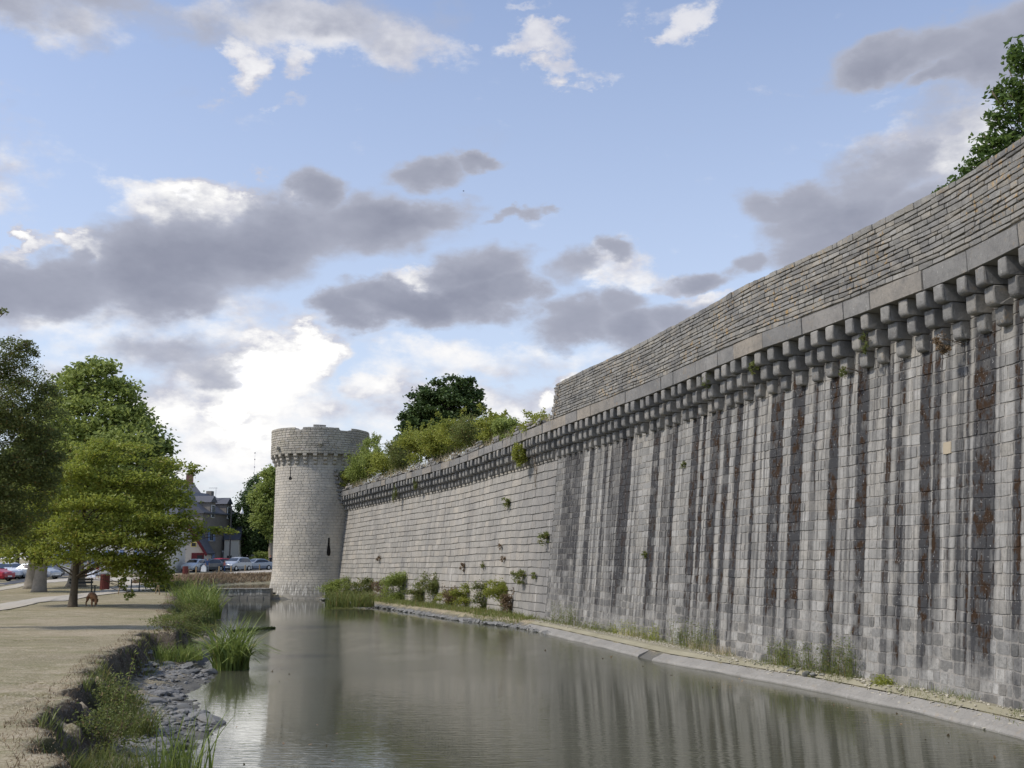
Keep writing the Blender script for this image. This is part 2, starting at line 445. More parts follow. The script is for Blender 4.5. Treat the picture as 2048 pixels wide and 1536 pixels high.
def flat_poly(name, poly, z, mat):
    me = bpy.data.meshes.new(name); bm = bmesh.new()
    vs = [bm.verts.new((x, y, z)) for x, y in poly]; f = bm.faces.new(vs); 
    if f.normal.z < 0: f.normal_flip()
    bmesh.ops.triangulate(bm, faces=bm.faces); bm.to_mesh(me); bm.free(); me.materials.append(mat)
    for p in me.polygons:
        if p.normal.z < 0: p.flip()
    o = bpy.data.objects.new(name, me); COL.objects.link(o); return tag(o, kind='structure')
flat_poly("water", [(-26,82.2),(-26,70),(-23,60),(-17,45),(-12,31),(-8.3,21.5),(-7,14),(-4.6,9),(-1,4),(11,3),(10.8,20),(8.2,31),(3,49),(-1,60),(-12,84.4),(-14,84.4),(-14,82.2)], 0, M_water)
flat_poly("water.001", [(-28,82.7),(-29,95),(-30,108),(-26,118),(-15,121),(-5,121),(-5,82.7)], .47, M_water)

# sheets laid on the ground: road, paths
def strip(name, left, right, mat, lift, n=60):
    L = np.array(left, float); R = np.array(right, float)
    def rs(A):
        s = np.r_[0, np.cumsum(np.hypot(*np.diff(A, axis=0).T))]; t = np.linspace(0, s[-1], n)
        return np.stack([np.interp(t, s, A[:, 0]), np.interp(t, s, A[:, 1])], -1)
    L, R = rs(L), rs(R); K = 7; rows = []
    for j in range(K):
        f = j/(K-1); Q = L*(1-f)+R*f; rows.append(np.stack([Q[:, 0], Q[:, 1], gh(Q[:, 0], Q[:, 1])+lift], -1))
    R_ = np.stack(rows); V = R_.reshape(-1, 3)
    i = np.arange((K-1)*(n-1)); q = (i//(n-1))*n+i % (n-1)
    return tag(mesh_np(name, V, np.stack([q, q+n, q+n+1, q+1], -1), mat), kind='structure')
g1 = gp
def gravel_mat(name, a, b):
    m, t = new_mat(name); P = t.n('ShaderNodeNewGeometry').outputs['Position']
    n1 = t.noise(P, 30, 3, .7); n2 = t.noise(P, .8, 4, .6)
    c = t.mix(n2, a, b); c = t.mix(t.math('MULTIPLY', t.rng(n1, .5, .65), .35), c, tuple(q*.6 for q in a))
    finish(t, c, .95, n1, .3, .01, 0, .1); return m
M_path = gravel_mat("pale_gravel", (.42, .38, .31), (.52, .48, .40))
M_road = gravel_mat("asphalt", (.085, .088, .095), (.115, .118, .125))
M_sand = gravel_mat("sandy_grit", (.40, .37, .27), (.20, .185, .12))
# gravel path past the oak up to the posts
strip("path", [g1(-300,1242),g1(0,1221),g1(80,1207),g1(150,1198),g1(215,1190),g1(258,1184),g1(300,1181),g1(330,1172)],
      [g1(-300,1225),g1(0,1208),g1(80,1196),g1(150,1189),g1(200,1182),g1(232,1172),g1(262,1160),g1(300,1155)], M_path, .03)
# pale footway along the road
strip("path.001", [g1(-200,1197),g1(0,1182),g1(70,1169),g1(120,1163),g1(200,1161),g1(262,1161),g1(330,1168),g1(352,1163),g1(400,1154),g1(440,1149.5),g1(480,1147),g1(545,1144),(-5,140)],
      [g1(-200,1190),g1(0,1175),g1(70,1163),g1(120,1157.5),g1(200,1156),g1(262,1155),g1(310,1156),g1(345,1155),g1(400,1149),g1(440,1146),g1(480,1143.5),g1(545,1141),(-5,145)], M_path, .022, 120)
strip("road", [g1(-260,1186),g1(0,1172),g1(70,1160.5),g1(125,1155),g1(240,1149),g1(330,1146),g1(400,1143.5),g1(470,1141.5),g1(560,1140.5),(-5,150)],
      [g1(-260,1154),g1(-100,1150),g1(60,1146),g1(130,1144),g1(240,1141),g1(330,1139),g1(400,1137.5),g1(560,1136),(-5,172)], M_road, .014, 90)
# ------------------------------------------------------------------ masonry materials
# where rain has drawn dark algae down the near wall: (photo column start, end, strength) at mid height
BANDS = [(1088,1117,.35),(1118,1156,.62),(1168,1178,.7),(1187,1192,.4),(1199,1211,.85),(1211,1231,.5),(1232,1253,1),(1260,1263,.5),(1268,1272,.3),(1296,1310,.9),(1319,1333,.5),(1335,1344,.95),
 (1374,1389,.85),(1394,1402,.85),(1411,1430,.8),(1440,1451,.85),(1463,1475,.95),(1498,1506,.85),(1534,1559,.85),(1575,1601,1),(1618,1628,.45),(1654,1672,1),(1689,1696,.55),(1709,1731,.95),
 (1766,1779,.6),(1789,1808,.65),(1839,1859,1),(1864,1879,.85),(1891,1898,.55),(1909,1927,.55),(1930,1944,1),(1944,1989,.88),(2026,2042,.85)]
SB = sorted([(u2s(b_), u2s(a_), w_) for a_, b_, w_ in BANDS])
def band_curves(t, sv):
    """three float curves, each covering a third of the wall, give the strength of the streaks"""
    out = None; lo_all, hi_all = SB[0][0]-.3, SB[-1][1]+.3; n = 3
    for j in range(n):
        lo = lo_all+(hi_all-lo_all)*j/n; hi = lo_all+(hi_all-lo_all)*(j+1)/n
        x = t.n('ShaderNodeFloatCurve'); cv = x.mapping.curves[0]
        pts = []
        for a, b, w in SB:
            if b < lo or a > hi: continue
            e = min(.045, (b-a)*.25)
            pts += [(a-e, 0), (a+e, w), (b-e, w*.95), (b+e, 0)]
        pts = [((p-lo)/(hi-lo), w) for p, w in pts]; 
        keep = [(0., np.interp(0, [p for p, _ in pts], [w for _, w in pts]))]
        for p, w in pts:
            if p > keep[-1][0]+.002 and p < .998: keep.append((p, w))
        keep.append((1., np.interp(1, [p for p, _ in pts], [w for _, w in pts])))
        while len(cv.points) < len(keep): cv.points.new(.5, .5)
        for k_, (p, w) in enumerate(keep): cv.points[k_].location = (p, w); 
        for p_ in cv.points: p_.handle_type = 'VECTOR'
        x.mapping.update()
        f = t.rng(sv, lo, hi); t.l(f, x.inputs[1]); x.inputs[0].default_value = 1
        g = t.math('MULTIPLY', t.math('GREATER_THAN', sv, lo), t.math('LESS_THAN', sv, hi))
        o = t.math('MULTIPLY', x.outputs[0], g)
        out = o if out is None else t.math('ADD', out, o)
    return out, lo_all, hi_all
def stone_material(name, tones, streaks=0, lichen=0, mortar=False, cover=0, bump=.5, weather=0, objr=False):
    """tones: list of colours mixed by stone; streaks 0 none, 1 the near wall's dark curtains, 2 faint grey washes"""
    tones = [(a_*1.0, b_*1.0, c_*.975) for a_, b_, c_ in tones]
    m, t = new_mat(name)
    g = t.n('ShaderNodeNewGeometry'); P = g.outputs['Position']; uvn = t.n('ShaderNodeUVMap'); uv = uvn.outputs[0]
    sp = t.n('ShaderNodeSeparateXYZ'); t.l(uv, sp.inputs[0]); s, z = sp.outputs[0], sp.outputs[1]
    r = g.outputs['Random Per Island'] if not mortar else t.noise(P, 1.5, 2)
    if objr: r = t.math('FRACT', t.math('ADD', r, t.n('ShaderNodeObjectInfo').outputs['Random']))
    c = t.ramp(r, [(i_/(len(tones)-1) if len(tones) > 1 else 0, q) for i_, q in enumerate(tones)])
    n1 = t.noise(P, 1.1, 4, .6); n2 = t.noise(P, 9, 5, .7); n3 = t.noise(P, 45, 3, .7)
    if mortar and streaks == 1: c = t.mix(.6, c, (.27, .255, .235))
    c = t.mix(t.rng(n1, .35, .7, 0, .45), c, tuple(q*.62 for q in tones[0]))
    c = t.mix(t.rng(n2, .5, .72, 0, .5), c, tuple(q*.5 for q in tones[0]))
    c = t.mix(t.rng(n3, .6, .8, 0, .45), c, tuple(min(1, q*1.5) for q in tones[-1]))
    c = t.mix(t.rng(n3, .42, .25, 0, .6), c, tuple(q*.35 for q in tones[0]))
    if streaks == 1:
        w1 = t.noise(t.mapping(uv, (0, .9, 0)), 1.3, 3, .6)
        w2 = t.noise(t.mapping(uv, (2., .55, 0)), 1.6, 3, .6)
        sv = t.math('ADD', s, t.math('MULTIPLY', t.math('SUBTRACT', w2, .5), .16))
        band, lo, hi = band_curves(t, sv)
        gen = t.noise(t.mapping(uv, (2.6, .10, 0)), 1., 3, .6, .1)
        gen2 = t.noise(t.mapping(uv, (9, .22, 0)), 1., 3, .65)
        outside = t.math('LESS_THAN', s, lo)
        dk = t.math('ADD', band, t.math('MULTIPLY', t.rng(gen, .5, .6), outside))
        far_ = t.rng(s, 56.5, 60.0, 1, 0, True)      # the curtains die out towards the lower wall
        br = t.noise(t.mapping(uv, (1.4, .5, 0)), 1.2, 4, .7)
        low = t.rng(t.math('ADD', z, t.math('MULTIPLY', t.math('ADD', t.math('SUBTRACT', n1, .5), t.math('SUBTRACT', t.noise(t.mapping(uv, (1.1, .05, 0)), 1.3, 3, .7), .55)), 5.5)), -.4, 2.3, .12, 1)
        dk = t.math('MULTIPLY', t.math('MULTIPLY', dk, low), t.rng(br, .28, .44, .5, 1.2))
        dk = t.math('MULTIPLY', dk, t.rng(t.math('FRACT', t.math('MULTIPLY', r, 7.31)), 0, 1, .62, 1.12)) if not mortar else t.math('MULTIPLY', dk, .72)
        dk = t.math('ADD', dk, t.math('MULTIPLY', t.rng(gen2, .50, .64, 0, .6), t.math('MULTIPLY', low, far_)), clamp=True)
        # pale run-off lines in between
        rub = t.math('MULTIPLY', t.rng(z, 2.1, 1.5), t.rng(t.noise(P, 4.5, 4, .65), .45, .6, .0, .55))
        rn = t.noise(t.mapping(P, (1, 1, 1.3)), 12, 4, .75)
        c = t.mix(rub, c, t.mix(t.rng(rn, .38, .62), (.12, .12, .115), (.35, .34, .31)))
        if not mortar: c = t.mix(t.rng(z, 2.4, 1.6, 0, .85), c, t.vmath('MULTIPLY', c, t.n('ShaderNodeCombineXYZ', i_0=0).outputs[0]) if False else t.mix(1., c, t.ramp(t.math('FRACT', t.math('MULTIPLY', r, 3.77)), [(0, .52), (.35, .8), (.7, 1.), (1, 1.25)]), 'MULTIPLY'))
        lite = t.math('MULTIPLY', t.rng(gen2, .38, .29, 0, .5), low)
        c = t.mix(lite, c, (.56, .53, .47))
        c = t.mix(t.math('MULTIPLY', dk, t.rng(n2, .3, .6, 1.45, 1.05), clamp=True), c, (.050, .050, .051))
        # brown moss sits in the darkest curtains
        mo = t.math('MULTIPLY', t.rng(dk, .55, .85), t.rng(t.noise(t.mapping(uv, (2.0, 1.1, 0)), 1.6, 4, .75), .50, .58))
        mo = t.math('MULTIPLY', mo, t.rng(s, 55, 44, .2, 1))
        c = t.mix(mo, c, t.mix(n2, (.020, .013, .008), (.058, .033, .018)))
        spk = t.math('MULTIPLY', dk, t.rng(t.noise(t.mapping(P, (1, 1, .5)), 26, 2, .6), .66, .74))
        c = t.mix(t.math('MULTIPLY', spk, .75), c, (.5, .5, .48))
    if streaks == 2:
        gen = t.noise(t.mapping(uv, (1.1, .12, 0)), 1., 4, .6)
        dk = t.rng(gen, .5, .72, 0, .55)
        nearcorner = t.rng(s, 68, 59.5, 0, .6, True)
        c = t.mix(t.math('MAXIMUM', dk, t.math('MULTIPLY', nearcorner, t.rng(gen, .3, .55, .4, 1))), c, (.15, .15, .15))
        gen2 = t.noise(t.mapping(uv, (5, .3, 0)), 1., 3, .65)
        c = t.mix(t.rng(gen2, .6, .72, 0, .5), c, (.62, .60, .55))
    if streaks == 3:     # salt-white and green at the water line of the tower, grey washes above
        gen = t.noise(t.mapping(uv, (.7, .35, 0)), 1., 4, .6)
        c = t.mix(t.rng(gen, .48, .7, 0, .5), c, (.30, .29, .27))
        lo_ = t.rng(z, 1.3, .9)
        c = t.mix(t.math('MULTIPLY', lo_, .6), c, (.22, .21, .185))
        gen2 = t.noise(t.mapping(uv, (7, .8, 0)), 1., 3, .65)
        c = t.mix(t.math('MULTIPLY', t.math('MULTIPLY', t.rng(gen2, .52, .6), t.rng(z, .25, .35)), t.rng(z, 1.5, .8, 0, .85)), c, (.66, .64, .58))
    if weather:
        dkk = t.noise(t.mapping(P, (.9, .9, 1.2)) if objr else t.mapping(uv, (.8, 1.2, 0)), 1., 5, .7)
        c = t.mix(t.rng(dkk, .5, .68, 0, weather), c, (.12, .12, .12))
    if lichen:
        li = t.math('MULTIPLY', t.rng(t.noise(P, 6, 3, .7), .56, .68), t.rng(t.noise(P, .5, 2), .42, .6))
        c = t.mix(t.math('MULTIPLY', li, lichen), c, (.42, .27, .10))
        wl = t.rng(t.noise(t.mapping(P, (1, 1, .5)), 12, 3, .7), .62, .7)
        c = t.mix(t.math('MULTIPLY', wl, .35), c, (.55, .55, .5))
    if mortar: c = t.mix(.3 if streaks != 1 else 0., c, cover)
    hgt = t.math('ADD', t.math('MULTIPLY', n2, .6), t.math('MULTIPLY', n3, .4))
    finish(t, c, .92, hgt, bump, .03, 0, .15)
    return m
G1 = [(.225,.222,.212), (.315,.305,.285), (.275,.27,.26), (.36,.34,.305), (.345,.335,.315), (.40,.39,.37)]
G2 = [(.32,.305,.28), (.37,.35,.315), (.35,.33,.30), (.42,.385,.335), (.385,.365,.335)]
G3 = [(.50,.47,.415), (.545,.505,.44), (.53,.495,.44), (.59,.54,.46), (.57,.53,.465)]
M_near = stone_material("streaked_granite", G1, 1)
M_near_m = stone_material("streaked_mortar", [(.34,.32,.285), (.42,.39,.35)], 1, mortar=True, cover=(.40,.37,.32))
M_far = stone_material("weathered_granite", G2, 2)
M_far_m = stone_material("dark_joint_mortar", [(.16,.155,.14), (.24,.23,.21)], 2, mortar=True, cover=(.15,.14,.12))
M_slab = stone_material("grey_slab_granite", [(.19,.188,.185), (.27,.262,.25), (.22,.217,.21), (.34,.30,.25), (.25,.245,.24)], 0, .25, bump=.5, weather=.5)
M_corb = stone_material("corbel_granite", [(.21,.207,.20), (.27,.265,.255), (.33,.315,.29)], 0, .25, weather=.7, objr=True, bump=.9)
M_para = stone_material("parapet_rubble", [(.21,.205,.195), (.28,.27,.25), (.25,.245,.235), (.33,.305,.265), (.31,.305,.29)], 0, .75, weather=.75)
M_tower = stone_material("tower_granite", G3, 3)
M_tower_m = stone_material("tower_mortar", [(.38,.355,.31), (.46,.43,.375)], 3, mortar=True, cover=(.40,.375,.33))
M_core = mat_simple("wall_core", (.24, .23, .21), .95, .3, 3)
M_black = mat_simple("dark_opening", (.012, .011, .010), .9, .2, 3, bump=0)

def hnear(z, r):
    if z < 1.9: return .17+.1*r.rand()
    return .225+.045*r.rand()
def lnear(z, r):
    if z < 1.9: return .18+.32*r.rand()
    return .28+.5*r.rand()

# ------------------------------------------------------------------ near wall
S_END = 59.6
near = thing("town_wall", "tall grey granite town wall with dark rain streaks and a high parapet, rising from the moat on the right", "wall", (9., 14, 0))
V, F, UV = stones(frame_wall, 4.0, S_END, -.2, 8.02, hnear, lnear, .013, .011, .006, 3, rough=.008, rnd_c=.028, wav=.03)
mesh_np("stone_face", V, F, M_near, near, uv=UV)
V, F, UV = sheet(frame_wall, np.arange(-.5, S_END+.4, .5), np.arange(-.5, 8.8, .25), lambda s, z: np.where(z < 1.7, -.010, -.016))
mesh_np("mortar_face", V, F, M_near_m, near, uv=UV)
def core(name, sa, sb, ztop_p, parent, para=True):
    R = []
    for s in np.arange(sa, sb+.01, .5):
        pr = [(face_off(-.5)-.1, -.5), (face_off(8.6)-.1, 8.6), (-.06, 8.68), (-.06, ztop_p if para else 9.05)]
        pr += [(-.5, ztop_p), (-.5, 9.0), (-2.2, 9.0), (-2.2, -.5)] if para else [(-.6, 9.05), (-2.2, 8.85), (-2.2, -.5)]
        o = np.array([p[0] for p in pr]); z = np.array([p[1] for p in pr]); x, y = wpt(np.full(len(o), s), o)
        R.append(np.stack([x, y, z*float(zsc(s))], -1))
    V, G = loft(R); return mesh_np(name, V, G, M_core, parent)
core("wall_core", -.5, 58.0, 10.58, near)
V, F, UV = stones(frame_lip, 4, S_END+.6, 8.66, 9.12, lambda z, r: .46, lambda z, r: .9+1.2*r.rand(), .02, .02, .012, 11, rough=.006, rnd_c=.02, wav=.008)
mesh_np("slab_course", V, F, M_slab, near, uv=UV)
def kp(s, z, r): return s < 58.9-(z-9.1)*.62+.25*r.rand()
def hpar(z, r): return .10+.035*r.rand()
V, F, UV = stones(frame_lip, 4, 59.5, 9.13, 10.66, hpar, lambda z, r: .2+.34*r.rand(), .020, .005, .012, 12, kp, .006, .03, .015)
mesh_np("parapet", V, F, M_para, near, uv=UV)
V, F, UV = stones(lambda s, z, d: frame_lip(s, 10.60+d+.04, -.02-(z)*1.0), 4, 58.1, 0, .5, lambda z, r: .25, lambda z, r: .25+.3*r.rand(), .01, .01, .02, 13)
mesh_np("parapet_top", V, F, M_para, near, uv=UV)
# ragged end of the parapet
mb = MB(); rr = RS(3)
for i_ in range(9):
    z = 9.12+i_*.16; s = 58.5-(z-9.1)*.62
    for d in (.12, .32):
        x, y = wpt(s+.12*rr.rand(), -d); x -= near.location.x; y -= near.location.y; mb.box(float(x)-.13, float(x)+.13, float(y)-.2, float(y)+.13, z, z+.15)
mb.build("broken_end", M_para, near, bevel=.02)

# pale mortar repair on the near wall
s_r = u2s(1895, 5.2); x_, y_ = wpt(s_r, face_off(5.0)+.01); q_ = ony(1895, 895, float(y_)); V, F, UV = stones(frame_wall, s_r-.14, s_r+.14, q_[2]-.13, q_[2]+.13, lambda z, r: .26, lambda z, r: .28, .0, .0, .0, 5, rough=.004); V[:, 0] -= .018
mesh_np("repair_patch", V, F, mat_simple("ochre_mortar", (.38, .325, .235), .95, .1, 20), near, uv=UV)
def corbel_mesh(seed, w=.32):
    """three rounded stones, each stepping further out; x along the wall, y outwards, z up from the wall foot"""
    r = RS(seed); mb = MB()
    for zt, zb, out in ((8.655, 8.28, -.03), (8.27, 7.88, -.21), (7.87, 7.50, -.40)):
        out += (r.rand()-.5)*.022; h = zt-zb; ww = w*(.84+.16*r.rand()); sh = (r.rand()-.5)*.03
        back = -.95
        rd = .07+.05*r.rand(); prof = [(back, zt), (out-.03, zt), (out-.006, zt-.02), (out, zt-.05), (out+.004, zb+rd)]+[(out-rd*(1-math.cos(a_)), zb+rd*(1-math.sin(a_))) for a_ in (.3, .65, 1.0, 1.3)]+[(out-rd, zb), (back, zb)]
        rings = []
        for tt, k_ in ((-1, .045), (-.97, .022), (-.9, .006), (-.75, .002), (-.3, -.004), (.3, -.004), (.75, .002), (.9, .006), (.97, .022), (1, .045)):
            rings.append([(tt*ww/2+sh+(r.rand()-.5)*.012, (o_ if o_ == back else o_-k_-(r.rand()-.5)*.014), zt-(zt-z_)*(1-k_*.8) if z_ != zt else zt-k_*.3) for o_, z_ in prof])
        V, G = loft(rings); b = len(mb.v)
        mb.add([tuple(q) for q in V], [tuple(f) for g_ in G for f in g_])
    me = bpy.data.meshes.new("corbel"); me.from_pydata(mb.v, [], mb.f)
    bm = bmesh.new(); bm.from_mesh(me); bmesh.ops.recalc_face_normals(bm, faces=bm.faces); bm.to_mesh(me); bm.free()
    me.polygons.foreach_set('use_smooth', [len(p.vertices) == 4 for p in me.polygons]); me.materials.append(M_corb); l = me.uv_layers.new(name="UVMap"); return me
CM = [corbel_mesh(40+k_) for k_ in range(9)]
def put_corbels(parent, sa, sb, step, seed, wsc=1.):
    r = RS(seed); s = sa
    while s < sb:
        x, y = wpt(s); o = bpy.data.objects.new("corbel", CM[r.randint(9)]); COL.objects.link(o); o.parent = parent
        zs = float(zsc(s))
        o.location = (float(x)-parent.location.x, float(y)-parent.location.y, 0); o.rotation_euler = ((r.rand()-.5)*.008, (r.rand()-.5)*.02, wang(s)+(r.rand()-.5)*.02); o.scale = (wsc, 1, zs)
        s += step*(.975+.05*r.rand())
put_corbels(near, 5.2, S_END-.2, .70, 21)

# ------------------------------------------------------------------ lower ruined wall towards the tower
far = thing("town_wall", "lower ruined stretch of grey town wall with overgrown broken top and black bed joints, running to the round tower", "wall", (-6.5, 70, 0))
def hfar(z, r): return .34+.07*r.rand()
def lfar(z, r): return .45+.75*r.rand()
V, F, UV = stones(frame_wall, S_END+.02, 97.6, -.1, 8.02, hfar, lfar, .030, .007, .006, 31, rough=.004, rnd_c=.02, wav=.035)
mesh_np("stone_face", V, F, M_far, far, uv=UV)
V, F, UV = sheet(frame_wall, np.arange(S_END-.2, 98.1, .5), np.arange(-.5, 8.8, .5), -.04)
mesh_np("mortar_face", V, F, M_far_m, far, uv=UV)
core("wall_core", 58.0, 97.5, 9.05, far, False)
V, F, UV = stones(frame_lip, S_END+.65, 97.4, 8.66, 9.10, lambda z, r: .46, lambda z, r: .8+.9*r.rand(), .02, .025, .02, 33, rough=.01, rnd_c=.03, wav=.02)
mesh_np("slab_course", V, F, M_slab, far, uv=UV)
ph = RS(9).rand(4)*6
def kr(s, z, r):
    e = .5+.5*math.sin(s*.55+ph[0])*math.sin(s*1.3+ph[1])+.25*math.sin(s*3.1+ph[2])
    return (z-9.08) < .62*e-.12 and s > 60.5
V, F, UV = stones(frame_lip, 60.4, 97.2, 9.11, 9.62, lambda z, r: .13+.07*r.rand(), lambda z, r: .2+.4*r.rand(), .03, .03, .05, 35, kr, .03, .05)
mesh_np("rubble_top", V, F, M_slab, far, uv=UV)
V, F, UV = stones(lambda s, z, d: frame_lip(s, 9.2+d, -.1-z), 60.4, 97.2, 0, 1.6, lambda z, r: .3+.2*r.rand(), lambda z, r: .3+.5*r.rand(), .05, .05, .09, 36, None, .05, .06)
mesh_np("rubble_fill", V, F, M_slab, far, uv=UV)
put_corbels(far, S_END+.5, 96.9, .56, 22, .78)

# battered toe of rubble patch at the corner between the two walls
# ------------------------------------------------------------------ round tower
TX, TY = -15.25, 85.3
tower = thing("round_tower", "pale round stone tower with a jagged parapet on corbels, at the end of the wall", "tower", (TX, TY, 0))
TR = 3.42
def tr_(z): return TR+.34*np.clip((2.3-z)/2.3, 0, 1)**1.6-.0*z
def frame_tower(s, z, off):
    th = s/TR-PI/2; R = tr_(z)+off; return np.stack([TX+R*np.cos(th), TY+R*np.sin(th), z], -1)
def frame_tp(s, z, off):
    th = s/TR-PI/2; R = 3.84+off; return np.stack([TX+R*np.cos(th), TY+R*np.sin(th), z], -1)
C2 = PI*TR
SLT = .62*TR; SL2 = -1.02*TR      # stations of the cannon slit and the arrow loop
def ktow(s, z, r):
    return not (abs(s-SLT) < .16 and 2.95 < z < 4.5)
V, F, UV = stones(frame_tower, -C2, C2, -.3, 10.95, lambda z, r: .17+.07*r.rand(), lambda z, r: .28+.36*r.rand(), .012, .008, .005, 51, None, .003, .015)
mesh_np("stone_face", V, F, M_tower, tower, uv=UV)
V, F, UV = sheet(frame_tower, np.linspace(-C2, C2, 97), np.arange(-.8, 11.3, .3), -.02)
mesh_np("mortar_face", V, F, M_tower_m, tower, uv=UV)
ttop = lambda s: 12.92+.07*math.cos(s*.42)+.035*math.sin(s*1.9)+.03*math.sin(s*4.3)
def pix_s(u): return math.asin(max(-1, min(1, ((u-1024)/FPX*(TY-2.4)-TX)/3.84)))*TR
CR = [(pix_s(598), pix_s(611)), (pix_s(683), pix_s(697))]
def ktp(s, z, r):
    for a, b in CR:
        if a < s < b and z > 12.72: return False
    return z < ttop(s)
V, F, UV = stones(frame_tp, -C2, C2, 10.93, 13.1, lambda z, r: .15+.05*r.rand(), lambda z, r: .24+.3*r.rand(), .012, .010, .008, 52, ktp, .008, .02)
M_tpar = stone_material("tower_parapet_granite", [(.40,.37,.31), (.46,.43,.36), (.50,.46,.40), (.44,.42,.38)], 0, .5, weather=.45)
mesh_np("parapet", V, F, M_tpar, tower, uv=UV)
R = []
for th in np.linspace(-PI, PI, 73)[:-1]:
    s = (th+PI/2); s = (s+PI) % (2*PI)-PI; s *= TR
    zt = (min(ttop(s), 12.76) if any(a < s < b for a, b in CR) else ttop(s))-.12
    pr = [(3.80, 10.9), (3.80, zt), (3.35, zt), (3.35, 11.3), (0.02, 11.3), (.02, 10.9)]
    R.append([(TX+a*math.cos(th), TY+a*math.sin(th), b) for a, b in pr])
R.append(R[0]); V, G = loft(R, True, False); mesh_np("parapet_core", V, G, M_core, tower)
def tcorb():
    mb = MB()
    for zt, zb, out in ((10.92, 10.66, 3.82), (10.64, 10.38, 3.70), (10.36, 10.10, 3.56)):
        rings = [[(y_, 3.2, zt), (y_, out, zt), (y_, out, zb+.10), (y_, out-.05, zb+.03), (y_, out-.12, zb), (y_, 3.2, zb)] for y_ in (-.14, .14)]
        rings = [[(b, -a, c) for b, a, c in q_] for q_ in rings]
        V, G = loft(rings); mb.add([tuple(q_) for q_ in V], [tuple(f) for g_ in G for f in g_])
    me = bpy.data.meshes.new("corbel"); me.from_pydata(mb.v, [], mb.f)
    bm = bmesh.new(); bm.from_mesh(me); bmesh.ops.recalc_face_normals(bm, faces=bm.faces); bm.to_mesh(me); bm.free()
    me.materials.append(M_tpar); me.uv_layers.new(name="UVMap"); return me
tcm = tcorb()
for k_ in range(30):
    o = bpy.data.objects.new("corbel", tcm); COL.objects.link(o); o.parent = tower; o.rotation_euler = (0, 0, 2*PI*(k_+.35)/30)
def on_tower(u, z, R_=TR):
    sx = (u-1024)/FPX*(TY-2.6)-TX; th = math.asin(max(-1, min(1, sx/R_))); return th
# cannon slit: long slot widening into a round port ; arrow loop with a stirrup hole
th = on_tower(664, 3.5)
mb = MB(); pr = [(-.07,4.55),(.05,4.55),(.07,3.95),(.13,3.7),(.15,3.45),(.13,3.3),(.06,3.2),(-.06,3.2),(-.14,3.3),(-.15,3.45),(-.13,3.7),(-.09,3.95)]
mb.prism(pr, -(float(tr_(3.9))+.012), -(float(tr_(3.9))-.3)); o = mb.build("cannon_slit", M_black, tower); o.rotation_euler = (0, 0, th)
th = on_tower(583, 9.3)
mb = MB(); pr = [(-.025,9.95),(.025,9.95),(.025,9.2),(.14,9.13),(.15,9.02),(.08,8.93),(-.08,8.93),(-.15,9.02),(-.14,9.13),(-.025,9.2)]
mb.prism(pr, -(TR+.012), -(TR-.3)); o = mb.build("arrow_loop", M_black, tower); o.rotation_euler = (0, 0, th)
for u_, z_ in ((557, 11.35), (645, 11.6)):
    th = on_tower(u_, z_, 3.84); mb = MB(); mb.box(-.14, .14, -4.12, -3.7, z_-.02, z_+.16); mb.box(-.08, .10, -4.02, -3.7, z_-.13, z_-.03)
    o = mb.build("waterspout", M_tpar, tower, bevel=.03); o.rotation_euler = (0, 0, th)
# toothing stones where a higher wall once met the tower
mb = MB(); rr = RS(4)
for k_ in range(9):
    z = 9.55-k_*.30; th = on_tower(672, 9)+.02*k_; 
    a = TX*0+math.sin(th)*(TR+.05); b = -math.cos(th)*(TR+.05); w = .16+.12*(k_ % 2)
    mb.box(a-w*.7, a+w*.7, b-.12, b+.3, z, z+.19)
mb.build("toothing_stone", M_slab, tower, bevel=.02)

# low dam wall that holds back the upper pond
dam = thing("dam_wall", "low grey stone dam wall crossing the water between the left bank and the tower", "wall", (-21, 82, 0))
def frame_dam(s, z, off): return np.stack([s, np.full_like(s, 81.6)-off, z], -1)
V, F, UV = stones(frame_dam, -26.4, -18.0, -.4, .80, lambda z, r: .28+.04*r.rand(), lambda z, r: .4+.6*r.rand(), .02, .02, .012, 61, None, .01, .03)
M_dam = stone_material("dam_granite", [(.30,.29,.27), (.37,.355,.33), (.42,.40,.37)], 3)
mesh_np("stone_face", V, F, M_dam, dam, uv=UV)
mb = MB(); mb.box(-26.4-dam.location.x, -18-dam.location.x, -.38, .4, -1, .78); mb.build("dam_core", M_core, dam)
V, F, UV = stones(lambda s, z, d: np.stack([s, 81.5+z, .81+d], -1), -26.5, -18, 0, .95, lambda z, r: .5, lambda z, r: .8+.8*r.rand(), .02, .02, .01, 62, None, .01, .03)
mesh_np("coping", V, F, M_dam, dam, uv=UV)

